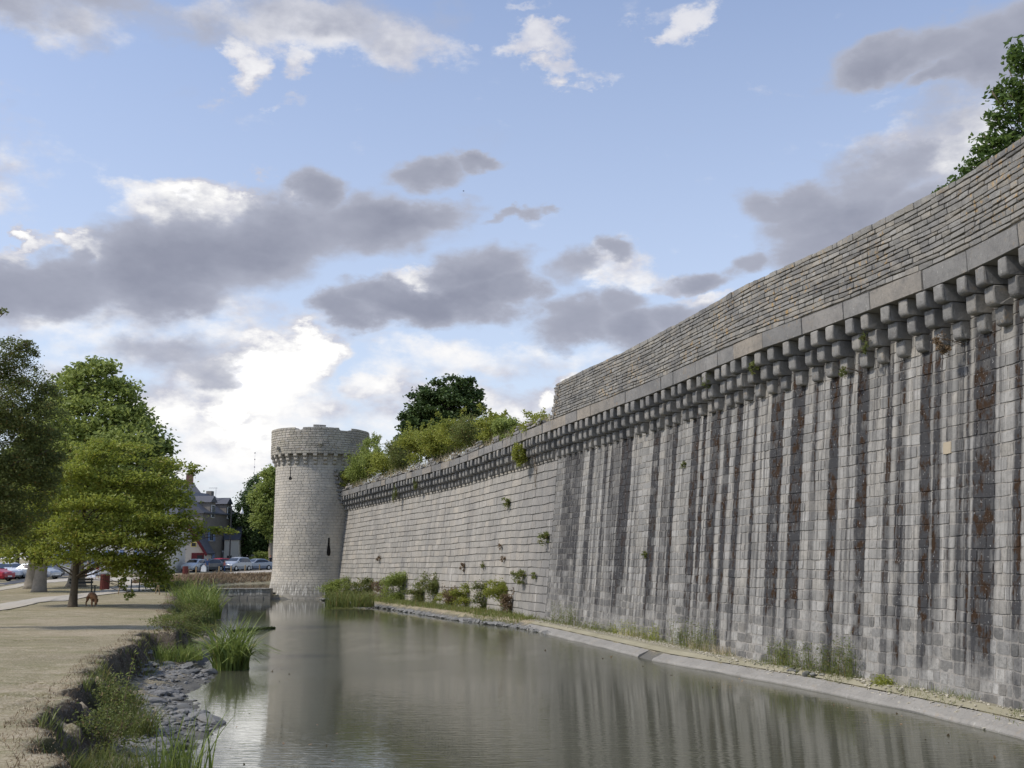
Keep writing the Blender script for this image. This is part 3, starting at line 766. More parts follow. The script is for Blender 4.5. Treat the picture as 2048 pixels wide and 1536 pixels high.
# concrete kerb with a sandy ledge along the foot of the wall
def water_edge_r(n): 
    A = np.array(WATER_R[4:]); s = np.r_[0, np.cumsum(np.hypot(*np.diff(A, axis=0).T))]; t_ = np.linspace(0, s[-1], n); return np.stack([np.interp(t_, s, A[:, 0]), np.interp(t_, s, A[:, 1])], -1)
W_ = water_edge_r(260)
tw = np.gradient(W_, axis=0); 
for _ in range(2):
    for c_ in (0, 1): tw[6:-6, c_] = np.convolve(tw[:, c_], np.ones(13)/13, 'same')[6:-6]
tw /= np.hypot(tw[:, 0], tw[:, 1])[:, None]; nn = np.stack([-tw[:, 1], tw[:, 0]], -1)      # towards the wall
if (nn[100]@np.array([1, 0])) < 0: nn = -nn
def kerb(name, label, i0, i1):
    k_ = thing(name, label, "kerb", (W_[i0][0], W_[i0][1], 0))
    rings = []; r = RS(i0)
    wob_ = .03*np.sin(np.arange(400)*.13)+.02*np.sin(np.arange(400)*.41)
    for i_ in range(i0, i1):
        p = W_[i_]; n_ = nn[i_]; w = wob_[i_]
        pr = [(-.02+w, -.5), (-.03+w, .03), (.02+w, .085), (.34+w*.5, .215), (.38, .20), (.42, -.5)]
        rings.append([(p[0]+n_[0]*a, p[1]+n_[1]*a, b+(r.rand()-.5)*.008) for a, b in pr])
    V, G = loft(rings); mesh_np("kerb_slab", V, G, M_conc, k_)
M_conc = stone_material("lichened_concrete", [(.27,.26,.24), (.31,.295,.27)], 0, .15, bump=.5, weather=.4)
ik = int(np.argmin(np.hypot(*(W_-np.array(onz(1320, 1325, 0))).T)))
kerb("concrete_kerb", "sloping concrete kerb at the waterline under the streaked wall, nearer and longer piece", ik-3, 259)
kerb("concrete_kerb", "short sloping concrete kerb further along the waterline, beyond the gap with washed-out silt", 2, ik-9)
# sandy ledge
L = W_[2:250]+nn[2:250]*.36; R_l = W_[2:250]+nn[2:250]*1.6
tag(strip("sandy_ledge", L[::-1], R_l[::-1], M_sand, .02, 120), kind='structure')
# ------------------------------------------------------------------ vegetation
def leaf_quads(C, size, r, up=.3, asp=.55, fold=.15, var=.35):
    """one folded leaf (4 points, 2 triangles) at each centre"""
    n = len(C); d = r.normal(size=(n, 3)); d[:, 2] = d[:, 2]*.6-.15; d /= np.linalg.norm(d, axis=1)[:, None]
    w = r.normal(size=(n, 3)); w[:, 2] *= (1-up); w -= (w*d).sum(1)[:, None]*d; w /= np.linalg.norm(w, axis=1)[:, None]+1e-9
    nn_ = np.cross(d, w); L = (size*(1-var+2*var*r.rand(n)))[:, None]
    V = np.stack([C-d*L*.5, C+w*L*asp*.5+nn_*L*fold, C+d*L*.5, C-w*L*asp*.5+nn_*L*fold], 1).reshape(-1, 3)
    i = 4*np.arange(n)[:, None]
    return V, np.concatenate([i+np.array([[0, 1, 2]]), i+np.array([[0, 2, 3]])])
def blob_points(blobs, n, r, sub=26, spread=.22, shell=.45):
    vol = np.array([b[3]*b[4]*b[5] for b in blobs])**.75; cnt = np.maximum(1, (n*vol/vol.sum()).astype(int)); out = []
    for b, c in zip(blobs, cnt):
        k_ = max(4, int(sub)); d = r.normal(size=(k_, 3)); d /= np.linalg.norm(d, axis=1)[:, None]
        rad = shell+(1-shell)*r.rand(k_)**.6; cc = d*rad[:, None]
        w = r.rand(k_)**1.5+.15; w /= w.sum(); j = r.choice(k_, c, p=w)
        p = cc[j]+r.normal(size=(c, 3))*spread*np.array([1.1, 1.1, .75])
        out.append(np.array(b[:3])+p*np.array(b[3:6]))
    return np.concatenate(out)
def limb(mb, a, b, ra, rb, r, n=6, sides=6, sag=.1):
    a = np.array(a, float); b = np.array(b, float); pts = []; L = np.linalg.norm(b-a)
    for i_ in range(n+1):
        t_ = i_/n; p = a*(1-t_)+b*t_; p[2] += math.sin(t_*PI)*L*sag
        if 0 < i_ < n: p += r.normal(size=3)*L*.025
        pts.append(tuple(p))
    mb.tube(pts, [ra*(1-i_/n)+rb*i_/n for i_ in range(n+1)], sides)
M_bark = mat_simple("bark_grey_brown", (.11, .09, .065), .95, .45, 9, bump=.6)
M_bark_p = mat_simple("bark_plane_pale", (.27, .235, .185), .9, .4, 5, bump=.4)
M_twig = mat_simple("twig_dry", (.17, .125, .08), .9, .3, 20)
def tree(name, label, cat, base, tr, blobs, n, size, mleaf, mbark, seed, group=None, trunk_top=None, sub=26, spread=.22, up=.3, flare=1.35, lean=0, asp=.55, limbs=True, shell=.45, droop=None, twigs=3):
    r = RS(seed); bx, by = base[:2]; bz = base[2] if len(base) > 2 else gz(bx, by)
    t = thing(name, label, cat, (bx, by, bz-.05), 0, group)
    bl = [(b[0]-bx, b[1]-by, b[2]-bz+.05)+tuple(b[3:]) for b in blobs]
    cx = np.mean([b[0] for b in bl]); cy = np.mean([b[1] for b in bl]); top = max(b[2] for b in bl); low = min(b[2]-b[5] for b in bl)
    tt = trunk_top or (top*.8)
    mb = MB(); pts = []; rad = []
    for i_ in range(11):
        f = i_/10; z = tt*f; pts.append((cx*lean*f*f+r.normal()*.03*tr*3*(i_ > 0), cy*lean*f*f+r.normal()*.03*tr*3*(i_ > 0), z))
        rad.append(tr*(flare-(flare-1)*min(1, z/(2.6*tr)))*(1-.72*f) if z < 8*tr else tr*(1-.78*f))
    pts.insert(1, (pts[0][0], pts[0][1], tr*.7)); rad.insert(1, tr*(1+(flare-1)*.45))
    mb.tube(pts, rad, 12)
    if limbs:
        for b in bl:
            h0 = max(tt*.18, min(tt*.85, b[2]-.35*math.hypot(b[0], b[1])-b[5]*.3)); f = h0/tt
            a = (cx*lean*f*f, cy*lean*f*f, h0)
            r0 = max(.02, tr*.34*(1-f*.6)*min(1.2, (b[3]/1.2))); limb(mb, a, b[:3], r0, r0*.3, r)
            for _ in range(twigs):
                d = r.normal(size=3); d /= np.linalg.norm(d); e = np.array(b[:3])+d*np.array(b[3:6])*.85
                st = np.array(a)*.35+np.array(b[:3])*.65; limb(mb, st, e, r0*.4, .012, r, 4, 4, .03)
    mb.build("trunk", mbark, t, smooth=True)
    C = blob_points(bl, n, r, sub, spread, shell)
    if droop: C[:, 2] -= droop*np.abs(r.normal(size=len(C)))
    C = C[C[:, 2] > .25]
    V, F = leaf_quads(C+np.array(t.location), size, r, up, asp)
    mesh_np("crown", V, F, mleaf, t)
    return t
def pb(lst, y0):        # crown lobes: column, row, half width, half height in photo units at depth y0+dy
    out = []
    for q in lst:
        u, v, ru, rv = q[:4]; dy = q[4] if len(q) > 4 else 0; rd = q[5] if len(q) > 5 else None
        y = y0+dy; p = ony(u, v, y); k_ = y/FPX
        out.append((p[0], y, p[2], ru*k_, rd if rd else max(ru, rv)*k_*.9, rv*k_))
    return out
L_oak = mat_leaf("oak_leaves", (.13, .175, .024), (.38, .42, .07), yel=(.30, .26, .05), ysh=.9)
L_plane = mat_leaf("plane_leaves", (.15, .20, .04), (.37, .43, .12))
L_birch = mat_leaf("small_brownish_leaves", (.075, .10, .026), (.23, .26, .08), yel=(.25, .17, .05), ysh=.93)
L_dark = mat_leaf("dark_green_leaves", (.03, .055, .016), (.10, .155, .04), trans=.2)
L_shrub = mat_leaf("yellow_green_leaves", (.15, .19, .03), (.40, .42, .08), yel=(.30, .26, .06), ysh=.94)
L_fig = mat_leaf("broad_glossy_leaves", (.04, .085, .022), (.16, .235, .055), rough=.45)
L_dry = mat_leaf("dry_brown_stems", (.14, .09, .05), (.28, .20, .11), trans=.1)
L_reed = mat_leaf("iris_blades", (.09, .13, .028), (.30, .37, .09), trans=.3, yel=(.42, .38, .14), ysh=.93)
L_weed = mat_leaf("bank_weed_leaves", (.09, .12, .03), (.25, .28, .08), yel=(.28, .20, .09), ysh=.9)
L_straw = mat_leaf("straw_grass", (.32, .26, .15), (.60, .52, .35), trans=.15)

# left side: oak in front, plane trees behind it, dark small-leaved tree at the frame edge
ox, oy = g1(145, 1213)
oak = pb([(215,905,75,22),(330,925,42,16,.5),(385,938,22,9,1),(150,945,70,24,-1),(255,965,95,24),(335,990,56,26,.5),(110,990,70,26),(205,1010,90,24,-1.2),(300,1030,85,26,-.6),
  (372,1045,36,20),(425,1060,30,8,.4),(462,1064,16,5,.6),(80,1035,55,26),(160,1058,70,24,-1.5),(255,1078,80,24,-1),(325,1085,52,26),(388,1075,18,12),(60,1082,50,24),(125,1105,55,22,-1),
  (205,1118,50,17,-1.4),(280,1122,55,22,-.5),(315,1125,36,22),(75,1118,34,16),(318,1152,30,22),(326,1150,18,16),(235,1132,18,18,.2,.5),(246,1165,8,13,.2,.3),(262,1188,9,8,.3,.3),(300,1150,22,20),(20,1100,40,20),(10,1050,40,24)], oy)
tree("oak_tree", "young oak with drooping tiers of yellow-green leaves and a slim dark trunk on the lawn", "tree", (ox, oy), .165, [b_[:5]+(b_[5]*1.2,) for b_ in oak], 36000, .155, L_oak, M_bark, 101, trunk_top=7.0, sub=20, spread=.21, up=.2, flare=1.5, lean=.35, shell=.2)
px_, py_ = g1(78, 1184)
plane = pb([(185,775,60,34),(130,790,50,40,1),(235,795,45,38),(180,840,95,48),(285,850,42,36),(235,880,90,48,-1),(310,890,34,32),(325,940,30,30),(150,900,90,50,-1),(90,850,50,50,1),(250,940,85,42,-1),(80,930,70,50),
  (150,980,90,42),(60,1010,80,50),(260,1000,70,40,1),(30,1070,60,40),(330,985,28,26,1),(205,735,34,18),(155,738,26,16)], py_)
tree("plane_tree", "big plane tree with pale flaking trunk and light green crown, behind the oak", "tree", (px_, py_), .37, plane, 36000, .31, L_plane, M_bark_p, 102, trunk_top=10.5, sub=30, spread=.2, flare=1.35, lean=.4)
qx, qy = g1(152, 1174)
pl2 = pb([(140,930,70,50),(210,960,70,50),(150,1020,90,45),(230,1050,60,40),(80,1050,60,40),(170,1080,50,26),(280,1020,50,40)], qy)
tree("plane_tree", "plane tree with broad flared grey trunk, half hidden straight behind the oak's trunk", "tree", (qx, qy), .46, pl2, 14000, .28, L_plane, M_bark_p, 103, trunk_top=8, flare=1.7, lean=.2)
zx, zy = g1(64, 1177)
pl3 = pb([(40,960,70,50),(30,1040,60,40),(80,1060,50,30),(0,1000,60,40)], zy)
tree("plane_tree", "plane tree whose trunk shows just left behind the pale flaking one", "tree", (zx, zy), .42, pl3, 9000, .28, L_plane, M_bark_p, 104, trunk_top=8, flare=1.5)
by_ = 32.; bx_ = -18.6
bir = pb([(-10,715,60,42),(45,712,28,26),(60,770,46,46),(-20,800,80,70),(95,800,26,34,.5),(75,850,55,50),(0,890,80,70),(60,930,62,50),(-40,960,80,70),(30,1000,70,52),(90,900,36,44,.5),(100,960,26,40,.4),(-20,1060,70,44),(5,622,9,8,0,.2),(55,690,14,12,0,.4),(20,1055,36,26)], by_)
tree("small_leaved_tree", "dark brownish-green small-leaved tree reaching in at the left edge of the frame", "tree", (bx_, by_), .26, bir, 56000, .078, L_birch, M_bark, 105, trunk_top=8.5, sub=44, spread=.17, shell=.3, lean=.5)
# young staked tree trunks by the path
for (u_, v_, lab, hgt) in ((292, 1168, "slender young tree behind the thin posts on the left bank", 3.0),):
    x, y = g1(u_, v_)
    tree("young_tree", lab, "tree", (x, y), .05, [(x, y, 1.4+hgt, .8, .8, .7)], 900, .14, L_oak, M_bark, 106, trunk_top=hgt)

# tree inside the walls, above the lower stretch
ty_ = 84.
town = pb([(905,782,46,26),(855,790,36,20),(945,800,26,22),(890,815,60,28),(945,822,30,14),(840,830,34,24),(900,850,60,30),(825,862,34,24),(870,885,60,34),(950,868,38,26),(805,895,26,24),(930,765,20,12),(810,835,14,14),(795,925,22,26),(985,885,30,20)], ty_)
tree("dark_tree", "large dark green round-headed tree inside the walls above the ruined stretch", "tree", (ony(885, 900, ty_)[0], ty_), .45, town, 26000, .30, L_dark, M_bark, 111, trunk_top=5, sub=30, spread=.17, shell=.35)
# tree over the parapet at the right edge
ey = 25.
edge = pb([(2035,120,26,42),(2015,185,38,24),(2045,210,44,40),(1995,235,30,22),(2035,270,60,40),(1980,290,36,28),(2020,330,60,34),(1950,335,28,20),(1925,362,22,12),(2090,200,50,110),(2100,100,40,60),(2100,330,60,60),(1885,380,16,6,0,.5),(1905,375,14,8,0,.4),(1975,375,40,22),(2050,390,60,34)], ey)
tree("broad_leaved_tree", "glossy broad-leaved tree leaning over the high parapet at the right edge of the picture", "tree", (ony(2090, 300, ey)[0], ey), .2, edge, 7500, .17, L_fig, M_bark, 112, trunk_top=3.6, sub=26, spread=.24, asp=.5, shell=.3)
for o in bpy.data.objects:
    pass
# trees behind the car park, left of the tower
wy = 152.
weep = pb([(497,1000,26,30),(478,1030,18,26),(500,1050,32,36),(485,1085,22,28),(530,1060,34,44,2),(520,1095,36,22,1),(470,1062,12,20),(512,965,18,20,3)], wy)
tree("weeping_tree", "dark drooping tree behind the parked silver cars", "tree", (ony(500, 1100, wy)[0], wy), .4, weep, 16000, .36, L_dark, M_bark, 121, trunk_top=9, droop=.5)
wl = pb([(540,950,18,20),(525,985,26,26),(545,1010,26,34),(530,1035,28,24),(556,960,20,30),(550,1060,22,26),(515,1005,14,18)], 146.)
tree("plane_tree", "light green plane tree just left of the round tower", "tree", (ony(542, 1100, 146.)[0], 146.), .4, wl, 11000, .42, L_plane, M_bark_p, 122, trunk_top=9)

# shrubs along the overgrown rampart above the lower wall
def shrub(name, label, c, rad, n, size, mat, seed, group=None, stems=7, base=None, sub=16, wisp=0, spread=.2):
    r = RS(seed); bx, by, bz = base or (c[0], c[1], c[2]-rad[2])
    t = thing(name, label, "shrub" if 'shrub' in name or 'bush' in name else "plant", (bx, by, bz), 0, group)
    mb = MB()
    for _ in range(stems):
        d = r.normal(size=3); d /= np.linalg.norm(d); d[2] = abs(d[2])
        e = (c[0]-bx+d[0]*rad[0]*.8, c[1]-by+d[1]*rad[1]*.8, c[2]-bz+d[2]*rad[2]*.8); limb(mb, (r.normal()*.04, r.normal()*.04, 0), e, max(.006, size*.1), .004, r, 5, 4, .05)
    ex = []
    for _ in range(wisp):
        a = r.rand()*6.28; L_ = rad[2]*(1.5+.9*r.rand()); e = np.array([c[0]-bx+math.cos(a)*rad[0]*1.0, c[1]-by+math.sin(a)*rad[1]*.7, c[2]-bz+L_*.7]); limb(mb, (0, 0, .1), e, .014, .004, r, 6, 4, .25)
        for q_ in range(70):
            f = .5+.5*r.rand(); p = e*f; p[2] += math.sin(f*PI)*np.linalg.norm(e)*.25; ex.append(p+r.normal(size=3)*.07)
    mb.build("stems", M_twig, t)
    C = blob_points([(c[0]-bx, c[1]-by, c[2]-bz)+tuple(rad)], n, r, sub, spread, .3); C = C[C[:, 2] > min(-.25*rad[2], (c[2]-bz)-1.3*rad[2])]
    if ex: C = np.concatenate([C, np.array(ex)])
    V, F = leaf_quads(C+np.array(t.location), size, r, .4); mesh_np("foliage", V, F, mat, t)
    return t
def on_rampart(u, back):
    s = u2s(u, 8., 55, 97.6); x, y = wpt(s, -back); return float(x), float(y)
ramp = [(722,935,22,34,2.2,L_plane,"grey-green shrub hugging the tower side at the end of the ruined wall"),
 (745,905,17,26,3.5,L_plane,"tall light shrub right beside the tower's parapet"),
 (700,955,18,16,1.6,L_shrub,"low shrub under the tower's corbels at the wall's far end"),
 (765,930,26,22,2.6,L_shrub,"second low yellow-green shrub from the tower"),
 (795,912,26,26,3.2,L_weed,"brownish shrub below the left skirt of the dark tree"),
 (832,890,30,30,3.0,L_shrub,"yellow-green shrub in front of the dark tree's left half"),
 (870,878,30,26,2.6,L_shrub,"bright shrub in front of the dark tree's middle"),
 (905,868,30,28,3.0,L_shrub,"bright yellow-tipped shrub in front of the dark tree's right half"),
 (945,862,32,28,2.8,L_weed,"olive shrub at the right skirt of the dark tree"),
 (985,855,26,24,2.8,L_shrub,"rounded yellow-green shrub two places left of the parapet's broken end"),
 (1015,862,22,24,2.2,L_plane,"dense fresh green shrub near the parapet's broken end"),
 (1078,848,26,16,1.0,L_shrub,"wispy shrub leaning against the broken end of the parapet")]
for i_, (u, v, ru, rv, back, mt, lab) in enumerate(ramp):
    x, y = on_rampart(u, back); p = ony(u, v, y); k_ = y/FPX; g0 = gz(x, y)
    shrub("shrub", lab, (p[0], y, p[2]), (ru*k_*1.2, 1.2, rv*k_*1.12), 4600 if i_ < 11 else 1500, .15 if mt is not L_weed else .12, mt, 130+i_, "shrubs on the rampart", base=(p[0], y, min(g0, p[2]-rv*k_*.6)), sub=26, wisp=3 if i_ in (1, 5, 7, 9, 11) else 0)
# rank grass and dead stems on the broken wall top
def blades(P, h, w, r, lean=.35, seg=3, curl=.5):
    """strips of grass: P roots (n,3), h lengths (n,), w widths"""
    n = len(P); w = np.broadcast_to(w, (n,)); a = r.rand(n)*2*PI; dx, dy = np.cos(a), np.sin(a); le = lean*(.3+r.rand(n)*1.2); V = []
    px, py = -dy, dx; ta = r.rand(n)*PI; px, py = np.cos(ta), np.sin(ta)
    for i_ in range(seg+1):
        f = i_/seg; o = le*h*(f**(1+curl)); z = h*np.sqrt(np.clip(f*f-(le*f**(1+curl))**2*.8, f*f*.12, None))
        c = P+np.stack([dx*o, dy*o, z], -1); ww = w*(1-f)**.7*.5 if i_ < seg else w*0
        V += [c+np.stack([px*ww, py*ww, 0*ww], -1), c-np.stack([px*ww, py*ww, 0*ww], -1)]
    V = np.stack(V, 1); k_ = V.shape[1]; V = V.reshape(-1, 3)
    f = [(2*i_, 2*i_+1, 2*i_+3, 2*i_+2) for i_ in range(seg)]
    F = (np.array(f)[None]+k_*np.arange(n)[:, None, None]).reshape(-1, 4)
    return V, F
r = RS(77); n = 7000; s_ = 60+r.rand(n)*37; o_ = -.3-2.4*r.rand(n)**1.2; x, y = wpt(s_, o_); z = np.maximum(gh(x, y), (9.0+.15*r.rand(n))*zsc(s_)*np.where(o_ > -.9, 1, 0))
V, F = blades(np.stack([x, y, z-.05], -1), .35+.55*r.rand(n), .035, r, .5)
tag(mesh_np("wall_top_grass", V, F, L_straw), kind='stuff', label="dry grass and dead stems on the broken top of the lower wall", cat="grass")

# plants rooted in the wall joints
def wall_plant(u, v, ru, rv, label, mat=L_weed, n=500, size=.06, depth=.3, seed=0, hang=0, group="plants rooted in the wall face", name="wall_plant"):
    z = 4.
    for _ in range(6):
        s = u2s(u, z); x, y = wpt(s, face_off(z)); q = ony(u, v, float(y)); z = q[2]
    x, y = wpt(s, face_off(z)+depth*.5+(.45 if z > 7.2 else 0)); k_ = float(y)/FPX; c = (float(x), float(y), z)
    return shrub(name, label, c, (ru*k_, depth, rv*k_), n, size, mat, seed, group, stems=6, base=(float(wpt(s, face_off(z)-.02)[0]), float(wpt(s, face_off(z)-.02)[1]), z+(rv*k_*.9 if hang else 0)), sub=14)
wall_plant(1066, 905, 13, 30, "long green plant hanging down over the corbels where the slab course is broken", L_shrub, 1500, .11, .5, 201, 1)
wall_plant(1052, 868, 8, 12, "small tuft growing out of the slab course above the hanging plant", L_shrub, 350, .10, .3, 202)
wall_plant(1019, 1005, 10, 11, "round tuft of small green leaves high on the lower wall", L_weed, 500, .09, .3, 203)
wall_plant(1096, 1078, 12, 14, "dark tuft at the corner where the streaked wall begins", L_weed, 600, .09, .3, 204)
wall_plant(1050, 1152, 18, 13, "spreading tuft low on the wall just left of the streaked part", L_weed, 900, .09, .4, 205)
wall_plant(1072, 1152, 6, 8, "small green tuft right beside the spreading one", L_weed, 200, .08, .3, 206)
wall_plant(804, 990, 5, 18, "thin creeper trailing down the lower wall below its corbels", L_weed, 350, .09, .2, 207, 1)
wall_plant(848, 968, 5, 14, "creeper clinging to the lowest corbels of the ruined stretch", L_weed, 300, .09, .25, 208, 1)
wall_plant(929, 1135, 5, 9, "dry brown tuft on the lower wall above the bushes", L_dry, 250, .08, .25, 209)
wall_plant(969, 1130, 4, 7, "small green tuft to the right of the dry one on the lower wall", L_weed, 160, .07, .25, 210)
wall_plant(1010, 1118, 5, 6, "tiny dry tuft between two black joints of the lower wall", L_dry, 150, .07, .2, 211)
wall_plant(1003, 1095, 4, 8, "dry stems sprouting from a joint of the lower wall", L_dry, 150, .07, .2, 212)
wall_plant(760, 1116, 5, 7, "faded brown tuft near the tower on the lower wall", L_dry, 150, .09, .2, 213)
wall_plant(1928, 690, 14, 22, "brown and green tuft under the biggest corbels at the right edge", L_dry, 500, .05, .15, 214)
wall_plant(1768, 690, 8, 22, "dark green fern tuft below a corbel of the streaked wall", L_weed, 300, .05, .15, 215)
wall_plant(1722, 745, 7, 14, "small olive tuft in a brown streak of the near wall", L_weed, 200, .05, .12, 216)
wall_plant(1448, 762, 9, 14, "green fern between the corbels, middle of the streaked wall", L_weed, 250, .06, .2, 217)
wall_plant(1541, 735, 9, 14, "green fern between the corbels, right of the middle of the streaked wall", L_weed, 250, .06, .2, 218)
wall_plant(1370, 930, 5, 10, "faint green tuft in a pale part of the streaked wall", L_weed, 160, .06, .12, 219)
wall_plant(1294, 1110, 8, 8, "olive tuft in the dark streak low on the wall", L_weed, 200, .06, .15, 220)
# ------------------------------------------------------------------ plants at the water's edge and on the banks
def berm_bush(u, v, ru, rv, label, mat, n, size, seed, off=.9, name="bush", wisp=0):
    s = u2s(u, .5); x, y = wpt(s, face_off(.3)+off); y = float(y); k_ = y/FPX; p = ony(u, v, y)
    return shrub(name, label, (p[0], y, max(p[2], .3+rv*k_*.7)), (ru*k_*1.6, min(.9, ru*k_*.95), rv*k_*1.55), int(n*2.2), size, mat, seed, "bushes along the foot of the wall", base=(p[0], y, .2), sub=20, wisp=wisp)
berm_bush(660,1187,24,8,"low dark green ground-hugging bush at the foot of the tower",L_weed,1500,.12,301,1.2)
berm_bush(735,1178,24,13,"dark bush behind the reeds near the tower",L_weed,1500,.13,302,.7)
berm_bush(800,1178,26,20,"large round green bush at the foot of the lower wall",L_plane,2600,.12,303,.8)
berm_bush(690,1185,26,14,"leafy green bush beside the reeds at the tower's foot",L_plane,2200,.12,311,1.4)
berm_bush(840,1186,16,12,"low olive bush between the two largest bushes of the lower wall",L_weed,1300,.10,312,.9)
berm_bush(895,1197,14,10,"small green bush low on the bank before the hollow",L_shrub,900,.09,313,1.2)
berm_bush(766,1185,20,13,"brownish bush between the reeds and the large round bush",L_dry,900,.10,304,.8)
berm_bush(866,1177,18,20,"tall dark bush hugging the lower wall, right of the large round one",L_weed,2200,.10,305,.5)
berm_bush(930,1193,17,13,"green bush over the hollow at the wall foot",L_shrub,1400,.09,306,.7)
berm_bush(907,1188,13,14,"dry grey-brown bush over the hollow at the wall foot",L_dry,900,.09,307,.6)
berm_bush(966,1190,14,17,"upright green bush between two dry patches at the wall foot",L_weed,1300,.09,308,.6)
berm_bush(1006,1186,20,18,"bright green bush just left of the wall corner",L_shrub,1600,.09,309,.6)
berm_bush(1022,1205,11,18,"brown withered bush right at the wall corner",L_dry,900,.09,310,.5)
def reed_clump(name, label, c, n, h, w, rad, seed, mat=L_reed, lean=.55, group=None, seg=6, curl=.9):
    r = RS(seed); t = thing(name, label, "plant", c, 0, group); a = r.rand(n)*6.28; q = rad*np.sqrt(r.rand(n))
    P = np.stack([c[0]+q*np.cos(a), c[1]+q*np.sin(a), np.full(n, c[2])], -1); hh = h*(.55+.5*r.rand(n))
    V, F = blades(P, hh, w*(.7+.6*r.rand(n))*np.ones(n), r, lean, seg, curl)
    # blades lean away from the middle of the clump
    mesh_np("blades", V, F, mat, t); return t
x, y = onz(462, 1338, 0); reed_clump("iris_clump", "big clump of sword-leaved iris standing in the water by the left bank", (x, y, -.05), 330, 1.7, .06, .5, 320, lean=.85)
x, y = onz(404, 1236, .1); reed_clump("iris_clump", "bright green iris clump further back on the left bank, nearer the tower", (x, y, .05), 300, 1.8, .07, .9, 321, lean=.7)
x, y = onz(385, 1215, .3); reed_clump("iris_clump", "iris clump behind the bright green one, right under the bank's bend", (x, y, .2), 300, 1.7, .08, 1.4, 322, lean=.65)
x, y = onz(372, 1200, .3); reed_clump("iris_clump", "farthest iris clump on the left bank before the dam", (x, y, .2), 260, 1.8, .09, 1.9, 323, lean=.65)
x, y = onz(365, 1560, .05); reed_clump("iris_clump", "small sparse iris clump at the bottom edge of the picture", (x, y, .0), 60, 1.15, .028, .45, 324, lean=.35)
x, y = onz(700, 1210, .2); reed_clump("reed_clump", "tall grey-green reeds on the wall side close to the tower", (x, y, .1), 520, 1.15, .06, 1.5, 325, L_weed, .5)
x, y = onz(1002, 1222, .2); reed_clump("grass_tussock", "bright grass tussock in front of the withered bush at the wall corner", (x, y, .1), 260, 1.0, .04, .7, 326, L_reed, .4)
# tall thin weeds against the streaked wall
def weed_patch(name, label, ua, ub, vtop, n, seed, mat=L_weed, h=1.0, leafy=True):
    r = RS(seed); sa, sb = u2s(ub, .6), u2s(ua, .6); s0 = (sa+sb)/2; x0, y0 = wpt(s0, face_off(.3)+.12); t = thing(name, label, "plant", (float(x0), float(y0), .25), 0, "weeds growing along the kerb ledge")
    s = sa+(sb-sa)*r.rand(n); x, y = wpt(s, face_off(.4)+.05+.3*r.rand(n)); P = np.stack([x, y, np.full(n, .22)], -1); hh = h*(.4+.7*r.rand(n))
    V, F = blades(P, hh, np.full(n, .014), r, .16, 4, .4); mesh_np("stems", V, F, mat, t)
    if leafy:
        m = n*16; j = r.randint(n, size=m); f = .15+.85*r.rand(m); C = P[j]+np.stack([r.normal(size=m)*.05, r.normal(size=m)*.05, hh[j]*f*.95], -1)
        V, F = leaf_quads(C, .05, r, .4, .4); mesh_np("leaves", V, F, mat, t)
weed_patch("tall_weed", "tall thin green weeds against the wall, left part of the long kerb", 1355,1440,0,90,330,L_weed,.95)
weed_patch("tall_weed", "tall weeds with a dark red stem at the right end of the rubble ledge", 1690,1730,0,40,331,L_weed,1.15)
weed_patch("tall_weed", "pale green feathery weeds in the middle of the rubble ledge", 1555,1690,0,130,332,L_weed,.85)
weed_patch("tall_weed", "faint weeds climbing the wall at the start of the short kerb", 1115,1160,0,60,333,L_weed,1.1)
weed_patch("tall_weed", "green weeds over the gap between the two kerb pieces", 1240,1330,0,90,334,L_shrub,.65)
weed_patch("tall_weed", "low weeds on the ledge of the short kerb", 1165,1240,0,60,335,L_weed,.5)
weed_patch("tall_weed", "small green weeds at the wall foot, right of the rubble ledge", 1772,1796,0,60,336,L_shrub,.3)
weed_patch("grass_tussock", "dry straw tussock leaning over the long kerb", 1385,1480,0,260,337,L_straw,.45,False)
weed_patch("grass_tussock", "dry straw tussock leaning over the short kerb", 1255,1310,0,160,338,L_straw,.4,False)
# turf, long grass and weeds of the eroded left bank
def scatter(n, x0, x1, y0, y1, r, cond):
    out = []; 
    while sum(len(o) for o in out) < n:
        m = n*3; y = y0+(y1-y0)*r.rand(m)**1.6; x = x0+(x1-x0)*r.rand(m); z = gh(x, y); P = np.stack([x, y, z], -1); out.append(P[cond(P)])
    return np.concatenate(out)[:n]
r = RS(400)
P = scatter(70000, -20, 0, 8, 40, r, lambda P: (P[:, 2] > .86) & (P[:, 0] < -.22*P[:, 1]) & (P[:, 0] > -.56*P[:, 1]-1))
V, F = blades(P-[0, 0, .01], .010+.022*r.rand(len(P))**2, .008+.008*r.rand(len(P)), r, .9, 2)
tag(mesh_np("grass", V, F, L_straw), kind='stuff', label="short dry turf of the left bank", cat="grass")
P = scatter(8500, -18, 0, 6.5, 60, r, lambda P: (P[:, 2] > .2) & inside(P[:, :2], MOAT) & (P[:, 2] < .9) & (dist(P[:, :2], LLIP) < 1.6) & (vnoise(P[:, 0]*.9, P[:, 1]*.9, 33) > -.1))
V, F = blades(P-[0, 0, .03], .08+.24*r.rand(len(P))**1.5, .014+.012*r.rand(len(P)), r, .5, 4, .7)
tag(mesh_np("grass", V, F, L_weed), kind='stuff', label="long green grass on the eroded face of the left bank", cat="grass")
P = scatter(6500, -18, 0, 6.5, 60, r, lambda P: (P[:, 2] > .8) & (dist(P[:, :2], LLIP) < .35))
V, F = blades(P-[0, 0, .02], .04+.08*r.rand(len(P)), .008+.007*r.rand(len(P)), r, 1.0, 3)
tag(mesh_np("grass", V, F, L_dry), kind='stuff', label="dry grass fringe hanging over the bank lip", cat="grass")
r = RS(401)
P = scatter(9000, -34, -18, 60, 124, r, lambda P: (P[:, 2] > .55) & (P[:, 2] < 1.25) & (P[:, 1] > 84) & (dist(P[:, :2], LLIP) < 3.5) & (P[:, 0] > -32))
